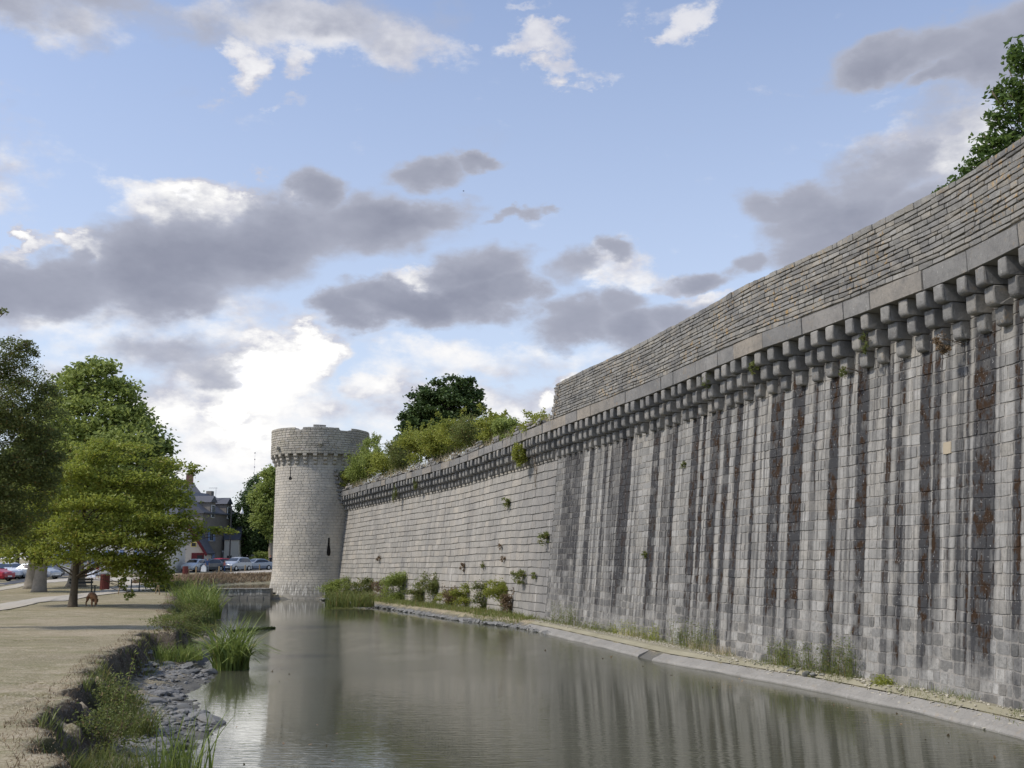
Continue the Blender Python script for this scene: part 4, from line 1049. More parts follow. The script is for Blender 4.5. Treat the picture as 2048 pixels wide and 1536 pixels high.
V, F = blades(P-[0, 0, .05], .25+.35*r.rand(len(P)), .05+.04*r.rand(len(P)), r, .6, 3)
tag(mesh_np("grass", V, F, L_dry), kind='stuff', label="brown grass on the far bank of the upper pond", cat="grass")
def bank_plant(u, v, z, h, rad, n, size, mat, label, seed, name="weed_bush", stems=14):
    x, y = onz(u, v, z); g0 = gz(x, y); return shrub(name, label, (x, y, g0+h*.42), (rad, rad, h*.45), n, size, mat, seed, "weeds on the eroded left bank", base=(x, y, g0-.03), stems=stems, sub=22, spread=.26)
bank_plant(205,1490,.3,.75,.62,1700,.05,L_weed,"leafy willowherb bush at the bottom left below the bank lip",410)
bank_plant(232,1445,.3,.9,.35,1300,.05,L_weed,"upright willowherb with grey-green leaves in front of the rubble",411)
bank_plant(335,1300,.4,.5,.55,1300,.055,L_weed,"green weeds in the hollow of the bank, behind the rocks",414)
bank_plant(372,1275,.4,.9,.8,3000,.07,L_weed,"reddish-green weeds left of the big iris clump",416)
bank_plant(368,1225,.5,1.0,1.0,3000,.08,L_weed,"tall weeds on the bank behind the big iris clump",417)
bank_plant(335,1183,1.0,.7,1.2,2400,.1,L_weed,"rough weeds where the bank bends, below the oak",418)
bank_plant(245,1400,.3,.4,.3,800,.045,L_weed,"small green weeds on the eroded face, mid bank",419)
for (u, v, z, n_, h_, rad, lab, sd_) in ((330,1550,.1,150,.6,.4,"tall seeding grass tussock at the bottom edge beside the rubble",440),(205,1540,.3,420,.5,.5,"rough green grass tussock in the bottom left corner under the lip",441),(270,1465,.2,360,.6,.35,"yellowish grass tussock at the inner edge of the near rubble",443),(355,1320,.2,420,.55,.7,"yellow-green grass tussock in the hollow behind the rocks",444),(385,1250,.2,500,.8,.9,"pale grass tussock left of the big iris clump",445)):
    x, y = onz(u, v, z); reed_clump("grass_tussock", lab, (x, y, gz(x, y)-.03), n_, h_, .013 if y < 25 else .03, rad, sd_, L_weed if sd_ % 2 else L_reed, .5, "weeds on the eroded left bank", 5, .8)
# one willow shoot
t = thing("willow_shoot", "single thin willow shoot with pale narrow leaves rising above the bank weeds", "plant", (*onz(243, 1450, .4), .3)); mb = MB(); h_ = 1.25
mb.tube([(0,0,0),(.03,0,.5),(.08,.02,.9),(.16,.03,h_)], [.008,.007,.005,.002], 5); mb.build("stem", M_twig, t)
r = RS(420); n = 70; f = r.rand(n); C = np.stack([.16*f**2, .03*f, h_*f], -1)+r.normal(size=(n, 3))*.035; V, F = leaf_quads(C+np.array(t.location), .075, r, .1, .25); mesh_np("leaves", V, F, L_plane, t)

# ------------------------------------------------------------------ stones at the waterline
M_rock = mat_simple("lichened_rock", (.20, .198, .185), .9, .45, 7, bump=.7)
M_rock3 = mat_simple('pale_grit', (.42, .39, .31), .95, .4, 9)
M_rock2 = mat_simple("damp_rock", (.13, .13, .12), .75, .4, 8, bump=.7)
def rock_mesh(seed):
    r = RS(seed); bm = bmesh.new(); bmesh.ops.create_icosphere(bm, subdivisions=2, radius=1)
    pl = [(Vector(r.normal(size=3)).normalized(), .55+.35*r.rand()) for _ in range(11)]
    for v in bm.verts:
        for n_, d in pl:
            e = v.co.dot(n_)-d
            if e > 0: v.co -= n_*e*.95
        v.co += Vector(r.normal(size=3))*.025
    me = bpy.data.meshes.new("rock"); bm.to_mesh(me); bm.free(); me.materials.append(M_rock if seed % 3 else M_rock2); return me
RK = [rock_mesh(500+i_) for i_ in range(9)]
r = RS(430); ROCKPX = []
def put_rock(x, y, z, sc, label, flat=.5, asp=1.4, grp=None):
    o = bpy.data.objects.new("rock", RK[r.randint(9)]); COL.objects.link(o); o.location = (x, y, z); o.scale = (sc*asp, sc, sc*flat)
    o.rotation_euler = ((r.rand()-.5)*.4, (r.rand()-.5)*.4, r.rand()*6.28); tag(o, label, "rock", grp); return o
LB = "angular grey rock in the rubble along the left waterline"
areas = [(330, 1345, 55, 10, 16), (385, 1345, 36, 9, 14), (310, 1362, 40, 8, 8), (335, 1425, 60, 18, 24), (385, 1440, 34, 10, 10), (315, 1470, 50, 22, 18), (300, 1510, 40, 16, 8), (330, 1385, 30, 6, 5), (398, 1255, 12, 8, 8)]
for cu, cv, du, dv, n in areas:
    for _ in range(n):
        x, y = onz(cu+(r.rand()-.5)*2*du*.8, cv+(r.rand()-.5)*2*dv, .08); g0 = gz(x, y)
        put_rock(x, y, max(g0, -.02)+.02, .07+.13*r.rand()**2, LB, grp="rocks of the left waterline rubble")
for (u, v, sc, asp, lab) in ((422,1440,.22,1.9,"long flat pale rock pointing out into the water at the tip of the rubble"),(350,1400,.16,1.4,"brownish upright rock between the two rubble spits"),(348,1385,.10,1.4,"small rounded rock just above the brownish upright one"),
    (395,1436,.2,1.5,"low flat rock behind the long pale one at the water"),(305,1395,.24,1.6,"broad slab of rock at the foot of the bank between the two spits"),(340,1450,.24,1.1,"largest blocky rock in the middle of the nearer rubble spit"),(330,1495,.22,1.3,"big dark rock in the nearer rubble, close to the bottom weeds"),
    (420,1343,.18,1.6,"flat rock beside the roots of the big iris clump")):
    x, y = onz(u, v, .06); put_rock(x, y, .07, sc, lab, .55, asp)
n = 2600; x, y = [], []
V_, F_ = [], []; bm = bmesh.new(); bmesh.ops.create_icosphere(bm, subdivisions=1, radius=1); bv = np.array([v.co[:] for v in bm.verts]); bf = np.array([[v.index for v in f.verts] for f in bm.faces]); bm.free()
PP = []
for cu, cv, du, dv, q_ in areas:
    for _ in range(n//9): PP.append(onz(cu+r.normal()*du*.6, cv+r.normal()*dv*.8, .08))
PP = np.array(PP); zz = gh(PP[:, 0], PP[:, 1]); k_ = (zz > -.06) & (zz < .55); PP = PP[k_]; zz = zz[k_]
def pebbles(P3, s0, s1):
    n = len(P3); sc = (s0+(s1-s0)*r.rand(n)**2)[:, None, None]*(.6+.8*r.rand(n, 1, 3))*np.array([1.2, 1.2, .6]); B = bv[None]*(1+.25*r.normal(size=(n, len(bv), 1)).clip(-1, 1))*sc+P3[:, None]
    return B.reshape(-1, 3), (bf[None]+len(bv)*np.arange(n)[:, None, None]).reshape(-1, 3)
V, F = pebbles(np.stack([PP[:, 0], PP[:, 1], zz+.01], -1), .02, .07)
tag(mesh_np("rubble", V, F, M_rock), kind='stuff', label="small stones and grit filling the left waterline rubble", cat="rubble")
# stony fringe along the lower wall's bank
r = RS(431); A = np.array(WATER_R[:6]); sA = np.r_[0, np.cumsum(np.hypot(*np.diff(A, axis=0).T))]; t_ = sA[-1]*r.rand(1500)
X_ = np.interp(t_, sA, A[:, 0]); Y_ = np.interp(t_, sA, A[:, 1]); V, F = pebbles(np.stack([X_+.45*r.rand(1500)**1.5, Y_+.25*r.rand(1500), .02+.06*r.rand(1500)], -1), .04, .16)
tag(mesh_np("rubble", V, F, M_rock), kind='stuff', label="broken grey stones lining the water below the lower wall", cat="rubble")
for i_ in range(26):
    q_ = sA[-1]*r.rand(); put_rock(float(np.interp(q_, sA, A[:, 0]))+.2*r.rand(), float(np.interp(q_, sA, A[:, 1])), .05, .16+.16*r.rand(), "grey stone in the broken fringe below the lower wall", .45, 1.5, "stones lining the water below the lower wall")
# loose pale stones on the ledge
r = RS(432)
for i_ in range(16):
    u = 1530+r.rand()*140; x, y = wpt(u2s(u, .4), face_off(.3)+.15+.3*r.rand()); put_rock(float(x), float(y), .29, .05+.06*r.rand(), "pale loose stone on the rubble ledge under the feathery weeds", .6, 1.3, "loose stones on the ledge")
r = RS(433); sl_ = 26+34*r.rand(2600); of_ = face_off(.3)+.02+.75*r.rand(2600)**1.4; x, y = wpt(sl_, of_); zz = gh(x, y)
V, F = pebbles(np.stack([x, y, zz+.03], -1), .006, .035); tag(mesh_np("rubble", V, F, M_rock3), kind='stuff', label="crumbs of stone and grit on the ledge under the streaked wall", cat="rubble")
sl_ = 26+34*r.rand(5200); sl_ = sl_[vnoise(sl_*.8, sl_*0, 12) > -.15]; n_ = len(sl_); of_ = face_off(.3)+.03+.5*r.rand(n_)**1.6; x, y = wpt(sl_, of_); zz = gh(x, y)
V, F = blades(np.stack([x, y, zz+.01], -1), .05+.22*r.rand(n_)**2, .010, r, .8, 3); tag(mesh_np("grass", V, F, L_weed), kind='stuff', label="small weeds and dry grass on the ledge under the streaked wall", cat="grass")
sl_ = 60+36*r.rand(9000); of_ = face_off(.3)+.05+1.9*r.rand(9000)**1.3; x, y = wpt(sl_, of_); zz = gh(x, y); k_ = zz > .03; x, y, zz = x[k_], y[k_], zz[k_]
V, F = blades(np.stack([x, y, zz+.0], -1), .06+.32*r.rand(len(x))**2*(1+1.2*(y > 72)), .03, r, .8, 3); tag(mesh_np("grass", V, F, L_weed), kind='stuff', label="rough grass on the bank below the lower wall", cat="grass")
# floating weed mat and silt spit in front of the iris
t = thing("floating_weed", "thin dark raft of floating weed on the water behind the big iris clump", "weed", (*onz(510, 1259, 0), .005)); r = RS(450); n = 900
fx_ = r.rand(n); X0, Y0 = onz(465, 1263, 0); X1, Y1 = onz(550, 1257, 0); C = np.stack([X0+(X1-X0)*fx_, Y0+(Y1-Y0)*fx_+r.normal(size=n)*.28*(1.15-fx_), .012+.03*r.rand(n)], -1); V, F = leaf_quads(C, .16, r, .95, .5, .05); mesh_np("leaves", V, F, L_weed, t)
r = RS(451); n = 420; C = np.stack([-9+17*r.rand(n), 13+60*r.rand(n)**1.5, np.full(n, .004)], -1); C = C[inside(C[:, :2], WPOLY) & (dist(C[:, :2], WPOLY, True) < 2.2)]; V, F = leaf_quads(C, .07, r, 1., .6, .02); tag(mesh_np("leaves", V, F, L_dry), kind='stuff', label="fallen leaves and bits drifting near the edges of the moat", cat="leaves")
# ------------------------------------------------------------------ dog
def skin_figure(name, verts, edges, radii, mat, parent, sub=1, root=0):
    me = bpy.data.meshes.new(name); me.from_pydata(verts, edges, []); me.update()
    o = bpy.data.objects.new(name, me); COL.objects.link(o); o.parent = parent
    sk = o.modifiers.new("Skin", 'SKIN'); sk.use_smooth_shade = True
    for i_, v in enumerate(me.skin_vertices[0].data if me.skin_vertices else []): pass
    if not me.skin_vertices:
        bm = bmesh.new(); bm.from_mesh(me); bm.verts.layers.skin.verify(); bm.to_mesh(me); bm.free()
    for i_, v in enumerate(me.skin_vertices[0].data):
        q = radii[i_]; v.radius = (q, q) if not hasattr(q, '__len__') else q
        v.use_root = (i_ == root)
    sb = o.modifiers.new("Sub", 'SUBSURF'); sb.levels = sb.render_levels = sub
    # bake to a plain mesh so the figure is one continuous body
    dg = bpy.context.evaluated_depsgraph_get(); em = bpy.data.meshes.new_from_object(o.evaluated_get(dg)); o.modifiers.clear(); o.data = em
    em.materials.clear(); em.materials.append(mat); return o
def zramp_mat(name, stops, skin=None, axis=2, armx=.17, armz=.98):
    m, t = new_mat(name); tc = t.n('ShaderNodeTexCoord').outputs['Object']; sp = t.n('ShaderNodeSeparateXYZ'); t.l(tc, sp.inputs[0])
    nz = t.noise(tc, 9, 2); z = t.math('ADD', sp.outputs[2], t.math('MULTIPLY', t.math('SUBTRACT', nz, .5), .03))
    c = t.ramp(t.math('DIVIDE', z, 2.), [(a/2., b) for a, b in stops], 'CONSTANT')
    if skin:
        ax = t.math('ABSOLUTE', sp.outputs[0]); k_ = t.math('MULTIPLY', t.math('GREATER_THAN', ax, armx), t.math('LESS_THAN', z, armz)); k_ = t.math('MULTIPLY', k_, t.math('GREATER_THAN', z, .62))
        c = t.mix(k_, c, skin)
    finish(t, c, .8, None); return m
dx, dy = gp(183, 1213); dz = gz(dx, dy)
dog = thing("dog", "brown short-haired dog with its head down sniffing the grass beside the oak trunk", "dog", (dx, dy, dz), math.radians(-52)); dog.scale = (1.28,)*3
dv = [(-.26,0,.375),(-.10,0,.385),(.08,0,.38),(.22,0,.375),(.33,0,.31),(.41,0,.20),(.49,0,.11),(-.34,0,.36),(-.41,0,.27),(-.43,0,.2)]
de = [(0,1),(1,2),(2,3),(3,4),(4,5),(5,6),(0,7),(7,8),(8,9)]; dr = [.095,.098,.108,.11,.07,.066,.036,.022,.017,.012]
for sgn in (-1, 1):
    b = len(dv); st = .05*sgn
    dv += [(-.25,.06*sgn,.28),(-.20+st*.5,.075*sgn,.20),(-.31+st,.075*sgn,.12),(-.28+st,.075*sgn,.025),(-.23+st,.075*sgn,.018)]; de += [(0,b),(b,b+1),(b+1,b+2),(b+2,b+3),(b+3,b+4)]; dr += [.07,.042,.024,.021,.018]
    b = len(dv); dv += [(.22,.065*sgn,.28),(.18-st,.07*sgn,.21),(.21-st*1.3,.07*sgn,.10),(.20-st*1.3,.07*sgn,.025),(.25-st*1.3,.07*sgn,.018)]; de += [(3,b),(b,b+1),(b+1,b+2),(b+2,b+3),(b+3,b+4)]; dr += [.055,.036,.022,.02,.019]
M_dog = mat_simple("ginger_brown_coat", (.24, .12, .055), .8, .3, 14); M_dogd = mat_simple("dark_muzzle_ears", (.08, .035, .018), .8, .2, 20)
skin_figure("body", dv, de, dr, M_dog, dog, 2)
for sgn in (-1, 1):
    mb = MB(); mb.prism([(.375, .25), (.42, .265), (.43, .19), (.40, .145), (.37, .18)], .055*sgn, .078*sgn); mb.build("ear", M_dogd, dog, True, .006)
mb = MB(); mb.lathe([(.0, 0), (.022, .004), (.026, .02), (.016, .034)], 10, (.515, 0)); o = mb.build("nose", M_dogd, dog, True); o.location = (0, 0, .075)

# ------------------------------------------------------------------ people
SKIN = (.50, .30, .21)
def person(label, u, vf, hpx, heading, shoes, legs, legs_top, top, hair, short_sleeve=True, bag=None, stride=.16, bald=False, group=None, arm_out=0):
    x, yd = gp(u, vf); z = gz(x, yd); h = hpx*yd/FPX
    t = thing("person", label, "person", (x, yd, z+.02), heading, group); t.scale = (h/1.7,)*3
    V = [(0,0,.95),(0,0,1.12),(0,-.01,1.33),(0,0,1.44),(0,-.02,1.52),(0,-.02,1.62)]; E = [(0,1),(1,2),(2,3),(3,4),(4,5)]; R_ = [(.15,.10),(.125,.09),(.16,.10),(.06,.055),(.07,.085),(.068,.08)]
    for sgn in (-1, 1):
        b = len(V); f = stride*sgn
        V += [(.09*sgn,0,.86),(.10*sgn,-f*.4-.02,.48),(.10*sgn,-f+.03,.08),(.10*sgn,-f-.12,.035)]; E += [(0,b),(b,b+1),(b+1,b+2),(b+2,b+3)]; R_ += [.085,.058,.042,.035]
        b = len(V); V += [(.19*sgn,0,1.38),(.235*sgn+arm_out*sgn*.05,f*.5+.02,1.12),(.25*sgn+arm_out*sgn*.1,f*.9-.05,.88),(.25*sgn+arm_out*sgn*.1,f*.9-.08,.80)]; E += [(2,b),(b,b+1),(b+1,b+2),(b+2,b+3)]; R_ += [.052,.04,.03,.033]
    m = zramp_mat("clothes_"+str(len(bpy.data.materials)), [(0, shoes), (.09, legs if legs_top > .6 else SKIN), (min(legs_top, .45), legs), (.93, top), (1.46, SKIN)], SKIN, armz=1.16 if short_sleeve else .88)
    skin_figure("body", V, E, R_, m, t, 2)
    mb = MB(); mb.lathe([(.02, 1.745), (.055, 1.735), (.082, 1.70), (.092, 1.64), (.085, 1.585), (.06, 1.56)][::-1], 12, (0, .022)); mb.build("hair", mat_simple("hair_"+str(len(bpy.data.materials)), hair, .7, .2, 30), t, smooth=True)
    return t
def bag(label, u, vf, col, w=.42, h=.5):
    x, yd = gp(u, vf); yd -= .3; z = gz(x, yd); t = thing("bag", label, "bag", (x, yd, z+.12))
    mb = MB(); mb.prism([(-w*.5, 0), (w*.5, 0), (w*.42, h*.7), (w*.12, h*.95), (-w*.12, h*.95), (-w*.42, h*.7)], -.1, .1); mb.build("sack", mat_simple("bag_"+str(round(u)), col, .6, .08, 8), t, bevel=.03)
    mb = MB(); mb.tube([(-.06, 0, h*.9), (-.04, 0, h*1.2), (.04, 0, h*1.2), (.06, 0, h*.9)], .01, 6); mb.build("handle", mat_simple("bag_handle_"+str(round(u)), col, .6, .08, 8), t)
person("fair-haired walker in a dark blue top and grey trousers before the grey car", 414, 1145.5, 27, .5, (.05,.05,.06), (.22,.24,.26), .9, (.06,.10,.22), (.35,.25,.14))
bag("large white bag carried by the walker in front of the cars", 408.5, 1145.5, (.8,.8,.78), .62, .78)
person("child in a coral pink top and blue jeans before the silver people carrier", 448.5, 1143, 20.5, 2.4, (.1,.1,.1), (.05,.09,.22), .9, (.62,.22,.18), (.25,.13,.07))
person("person in a red and pink jacket before the silver people carrier", 476, 1141, 20.5, .1, (.05,.05,.05), (.06,.06,.07), .9, (.42,.03,.05), (.16,.09,.05), False)
person("woman in a black top, midriff bare, with blue jeans, near the tower", 540.5, 1139.8, 28, .6, (.05,.05,.06), (.07,.12,.24), .9, (.025,.02,.025), (.22,.08,.04), True, arm_out=1)
person("person in a white shirt and black trousers half hidden by the tower's edge", 550, 1139.6, 28, .2, (.03,.03,.03), (.02,.02,.022), .9, (.72,.70,.66), (.12,.08,.05), False)
person("stroller in a beige top and brown shorts on the left footway behind the oak", 174, 1157.5, 32, 1.2, (.5,.5,.5), (.16,.12,.09), .45, (.55,.52,.44), (.3,.24,.18))
person("stroller in an orange-red top and pale blue skirt on the left footway", 193.5, 1157.5, 32, 1.0, (.5,.3,.25), (.55,.62,.68), .4, (.55,.12,.06), (.35,.16,.08))
bag("white shopping bag between the two strollers on the left footway", 180.5, 1157.5, (.82,.84,.86), .40, .5)
bag("white bag held beside the stroller with the orange-red top", 189.5, 1157.5, (.8,.83,.88), .34, .62)

# ------------------------------------------------------------------ cars
M_glass = mat_simple("car_glass", (.02, .024, .028), .08, .1, 2, spec=.8, bump=0)
M_tyre = mat_simple("tyre_rubber", (.018, .018, .018), .85, .2, 8); M_rim = mat_simple("wheel_rim", (.45, .46, .47), .35, .1, 8, .6)
M_lamp = mat_simple("headlight_glass", (.7, .72, .74), .15, .05, 4, spec=.7, bump=0); M_trim = mat_simple("black_trim", (.03, .03, .032), .6, .1, 8)
M_plate = mat_simple("number_plate", (.75, .75, .72), .5, .05, 8); M_tail = mat_simple("red_tail_lamp", (.35, .02, .02), .25, .1, 8)
def car(name, label, paint, loc, rz, kind='hatch', group="cars parked by the road"):
    t = thing(name, label, "car", loc, rz, group)
    H = {'hatch': 1.46, 'mpv': 1.64, 'saloon': 1.43}[kind]; Lh = {'hatch': 2.0, 'mpv': 2.12, 'saloon': 2.25}[kind]; k_ = H/1.46
    if kind == 'saloon': ST = [(1,.30,.50,.66,.60,.56),(.95,.22,.66,.82,.72,.74),(.55,.2,.84,.86,.90,.78),(.43,.2,.88,.87,.97,.77),(.12,.2,.92,.87,1.38,.58),(-.1,.2,.93,.87,1.43,.58),(-.45,.2,.95,.86,1.38,.57),(-.72,.2,.97,.85,1.06,.72),(-.95,.22,.9,.82,.98,.74),(-1,.32,.72,.74,.84,.66)]
    elif kind == 'mpv': ST = [(1,.32,.55,.66,.66,.56),(.95,.22,.74,.84,.82,.74),(.66,.2,.92,.86,1.02,.78),(.56,.2,.97,.87,1.10,.77),(.16,.2,1.0,.87,1.56,.62),(-.1,.2,1.0,.87,1.64,.62),(-.7,.2,1.0,.86,1.58,.60),(-.95,.24,.98,.83,1.12,.72),(-1,.32,.8,.76,.95,.66)]
    else: ST = [(1,.30,.52,.64,.62,.55),(.95,.22,.68,.80,.76,.72),(.6,.2,.86,.84,.93,.78),(.5,.2,.90,.85,1.0,.76),(.16,.2,.92,.85,1.40,.60),(-.1,.2,.93,.85,1.46,.60),(-.65,.2,.95,.84,1.40,.58),(-.92,.24,.95,.80,1.02,.70),(-1,.32,.75,.74,.86,.64)]
    rings = []
    for f, z0, zb, wb, zt, wt in ST:
        x = f*Lh; m = z0+(zb-z0)*.45
        h_ = [(wb*.9, z0), (wb*1.0, m), (wb, zb), (wt, zt-.03), (wt*.8, zt), (0, zt+.012)]
        rings.append([(x, a, b) for a, b in h_]+[(x, -a, b) for a, b in h_[-2::-1]])
    V, G = loft(rings); mb = MB(); mb.add([tuple(q) for q in V], [tuple(f) for g_ in G for f in g_]); mb.build("body", paint, t, smooth=False, bevel=.02)
    z_at = lambda x, i: float(np.interp(x, [s[0]*Lh for s in ST][::-1], [s[i] for s in ST][::-1]))
    for sgn in (-1, 1):
        mb = MB(); n = 8; x0, x1 = (.44 if kind != 'mpv' else .5)*Lh, (-.62 if kind != 'mpv' else -.84)*Lh; top = []; bot = []
        for i_ in range(n+1):
            x = x0+(x1-x0)*i_/n; zb, wb, zt, wt = z_at(x, 2), z_at(x, 3), z_at(x, 4), z_at(x, 5)
            def y_(z): return (wb+(wt-wb)*min(1, max(0, (z-zb)/(zt-.03-zb+1e-6))))+.014
            za = zb+.03; zc = max(za+.01, zt-.11); bot.append((x, y_(za)*sgn, za)); top.append((x, y_(zc)*sgn, zc))
        for i_ in range(n):
            q_ = [bot[i_], bot[i_+1], top[i_+1], top[i_]]; b = len(mb.v); mb.add(q_, [(0, 1, 2, 3)])
        mb.build("side_window", M_glass, t)
    fr = [s for s in ST]; 
    def screen(nm, a, b):
        ax, aw, az = fr[a][0]*Lh, fr[a][5], fr[a][4]; bx, bw, bz = fr[b][0]*Lh, fr[b][5], fr[b][4]; e = .016*(1 if ax > bx else -1)
        mb = MB(); l_ = lambda f: (ax+(bx-ax)*f+e, (aw+(bw-aw)*f)*.88, az+(bz-az)*f+.02)
        p, q_ = l_(.12), l_(.86); mb.add([(p[0], p[1], p[2]), (p[0], -p[1], p[2]), (q_[0], -q_[1], q_[2]), (q_[0], q_[1], q_[2])], [(0, 1, 2, 3)]); mb.build(nm, M_glass, t)
    screen("windscreen", 3, 4); n_ = len(fr); screen("rear_window", n_-(3 if kind == 'saloon' else 2), n_-(4 if kind == 'saloon' else 3))
    for f in (.64, -.62):
        for sgn in (-1, 1):
            w = MB(); w.tube([(0, -.1, 0), (0, .1, 0)], .31, 18); o = w.build("wheel", M_tyre, t); o.location = (f*Lh, .78*sgn, .31)
            w = MB(); w.tube([(0, -.112, 0), (0, .112, 0)], .19, 14); w.build("rim", M_rim, o)
    for sgn in (-1, 1):
        mb = MB(); mb.box(.955*Lh-.1, .955*Lh+.045, .42*sgn-.15, .42*sgn+.15, .60*k_, .72*k_); mb.build("headlight", M_lamp, t, bevel=.02)
        mb = MB(); mb.box(-Lh+.02, -Lh+.14, .62*sgn-.08, .62*sgn+.08, .72, .9); mb.build("tail_lamp", M_tail, t, bevel=.015)
        mb = MB(); mb.box(.40*Lh, .46*Lh, .93*sgn-.07, .93*sgn+.07, .95*k_, 1.05*k_); mb.build("mirror", paint, t, bevel=.02)
    mb = MB(); mb.box(Lh*.985, Lh+.02, -.26, .26, .36, .47); mb.build("number_plate", M_plate, t)
    mb = MB(); mb.box(Lh*.93, Lh+.005, -.62, .62, .27, .34); mb.build("grille", M_trim, t)
    return t
def paintm(n, c, met=.3): return mat_simple(n, c, .28, .04, 3, met, .6, bump=0)
P_sil = paintm("silver_paint", (.42, .45, .48)); P_sil2 = paintm("blue_silver_paint", (.34, .38, .43)); P_red = paintm("red_paint", (.38, .015, .03), 0); P_wht = paintm("white_paint", (.72, .74, .76), 0); P_gry = paintm("grey_paint", (.12, .125, .13)); P_pal = paintm("pale_silver_paint", (.52, .56, .58))
def at_u(u, y): x = ony(u, 1117, y)[0]; return (x, y, gz(x, y)+.015)
hd = lambda a: math.radians(-90-a)
car("parked_car", "pale silver hatchback facing the camera, beside the red-brown bin under the oak's branches", P_pal, at_u(391, 127.5), hd(12))
car("parked_car", "grey hatchback mostly hidden behind the walker with the white bag", P_gry, at_u(417, 129), hd(28))
car("parked_car", "bright red hatchback between the silver cars in front of the stone house", P_red, at_u(437, 133), hd(35))
car("parked_car", "dark car seen behind the silver people carrier's bonnet", P_gry, at_u(450, 142), hd(10))
car("parked_car", "silver people carrier facing the camera in the middle of the parked row", P_sil, at_u(474, 132), hd(20), 'mpv')
car("parked_car", "blue-silver saloon at the right end of the row, near the tower", P_sil2, at_u(512, 138), hd(38), 'saloon')
lf = math.radians(-14)
car("parked_car", "red car cut by the left edge of the picture, by the road", P_red, at_u(-18, 93), lf)
car("parked_car", "white car directly behind the red one at the left edge", P_wht, at_u(-6, 97), lf)
car("parked_car", "second white car in the left row, its wheel in front of the plane trunks", P_wht, at_u(12, 101), lf)
car("parked_car", "third white car in the left row, half hidden by the plane trunks", P_wht, at_u(24, 104), lf)
car("parked_car", "light grey car to the right of the pale plane trunk", P_sil, at_u(78, 101), lf)
car("parked_car", "dark car at the right end of the left row, nose showing past the grey one", P_gry, at_u(88, 107), lf)

# ------------------------------------------------------------------ houses behind the car park
M_hstone = stone_material("house_stone", [(.17,.155,.14), (.22,.20,.18), (.26,.24,.21)], 0); M_slate = mat_simple("slate_roof", (.085, .09, .105), .6, .25, 6)
M_cream = mat_simple("cream_render", (.56, .53, .45), .9, .08, 2); M_white = mat_simple("white_joinery", (.75, .75, .73), .5, .05, 4); M_blue = mat_simple("blue_shutter_paint", (.16, .22, .36), .6, .1, 4)
M_red = mat_simple("oxblood_paint", (.13, .022, .026), .6, .15, 4); M_pane = mat_simple("window_glass", (.04, .05, .06), .1, .2, 2, spec=.6, bump=0); M_brick = mat_simple("chimney_brick", (.24, .13, .10), .9, .2, 9); M_yel = mat_simple("yellow_frame_paint", (.62, .50, .14), .6, .1, 4)
def window(parent, x, z, w, h, shutters=True, name="window", y=-.02, pane=True):
    mb = MB(); mb.box(x-w/2-.05, x+w/2+.05, y-.05, y+.06, z-.05, z+h+.05); f = mb.build(name, M_white, parent)
    mb = MB(); mb.box(x-w/2+.02, x-.03, y-.065, y+.05, z+.02, z+h-.02); mb.box(x+.03, x+w/2-.02, y-.065, y+.05, z+.02, z+h-.02); mb.build("pane", M_pane, f)
    if shutters:
        for sg in (-1, 1):
            mb = MB(); xx = x+sg*(w/2+.32); mb.box(xx-.25, xx+.25, y-.09, y-.02, z-.05, z+h+.05)
            for q_ in range(5): mb.box(xx-.2, xx+.2, y-.105, y-.09, z+.08+q_*h/5, z+.12+q_*h/5)
            mb.build("shutter", M_blue, f)
# stone house; local x runs along the facade (away from the camera), local -y is the outside
hx, hy = ony(402, 1117, 143)[0], 143.; ang = math.radians(79)
house = thing("stone_house", "grey stone house with slate roof, two dormers and blue shutters behind the parked cars", "house", (hx, hy, 1.45), ang)
mb = MB(); mb.box(0, 10.2, 0, 8, -.2, 7.5); mb.build("wall", M_hstone, house)
mb = MB(); mb.prism([(-.25, 7.45), (-.25, 7.6), (4, 10.6), (8.25, 7.6), (8.25, 7.45)], -.2, 10.4, 'x'); rf = mb.build("roof", M_slate, house)
mb = MB(); mb.box(9.3, 10.1, 3.6, 4.4, 9.8, 11.0); mb.build("chimney", M_hstone, rf)
for x_ in (2.6, 7.4):
    d = MB(); d.box(x_-.75, x_+.75, -.06, 2.2, 7.2, 9.1); d = d.build("dormer", M_hstone, rf)
    m2 = MB(); m2.prism([(x_-1.0, 9.0), (x_+1.0, 9.0), (x_, 9.9)], -.25, 2.6); m2.build("dormer_roof", M_slate, rf); window(house, x_, 7.0, .8, 1.6, False, y=-.1)
    window(house, x_, 3.9, .9, 1.7)
window(house, 2.6, .9, .9, 1.5)
mb = MB(); mb.box(6.3, 8.3, -.08, .05, 0, 2.35); dr_ = mb.build("door", M_white, house); mb = MB(); mb.box(6.5, 7.2, -.1, .02, .5, 2.2); mb.box(7.4, 8.1, -.1, .02, .5, 2.2); mb.build("pane", M_pane, dr_)
mb = MB(); mb.box(6.0, 8.6, -.3, 0, 2.42, 2.6); mb.build("lintel", M_white, house)
mb = MB(); mb.box(8.8, 9.6, -.1, -.02, .0, 2.3); mb.build("shutter", M_blue, house)
mb = MB(); mb.tube([(10.15, -.12, 0), (10.15, -.12, 7.4)], .05, 8); mb.build("drainpipe", M_white, house)
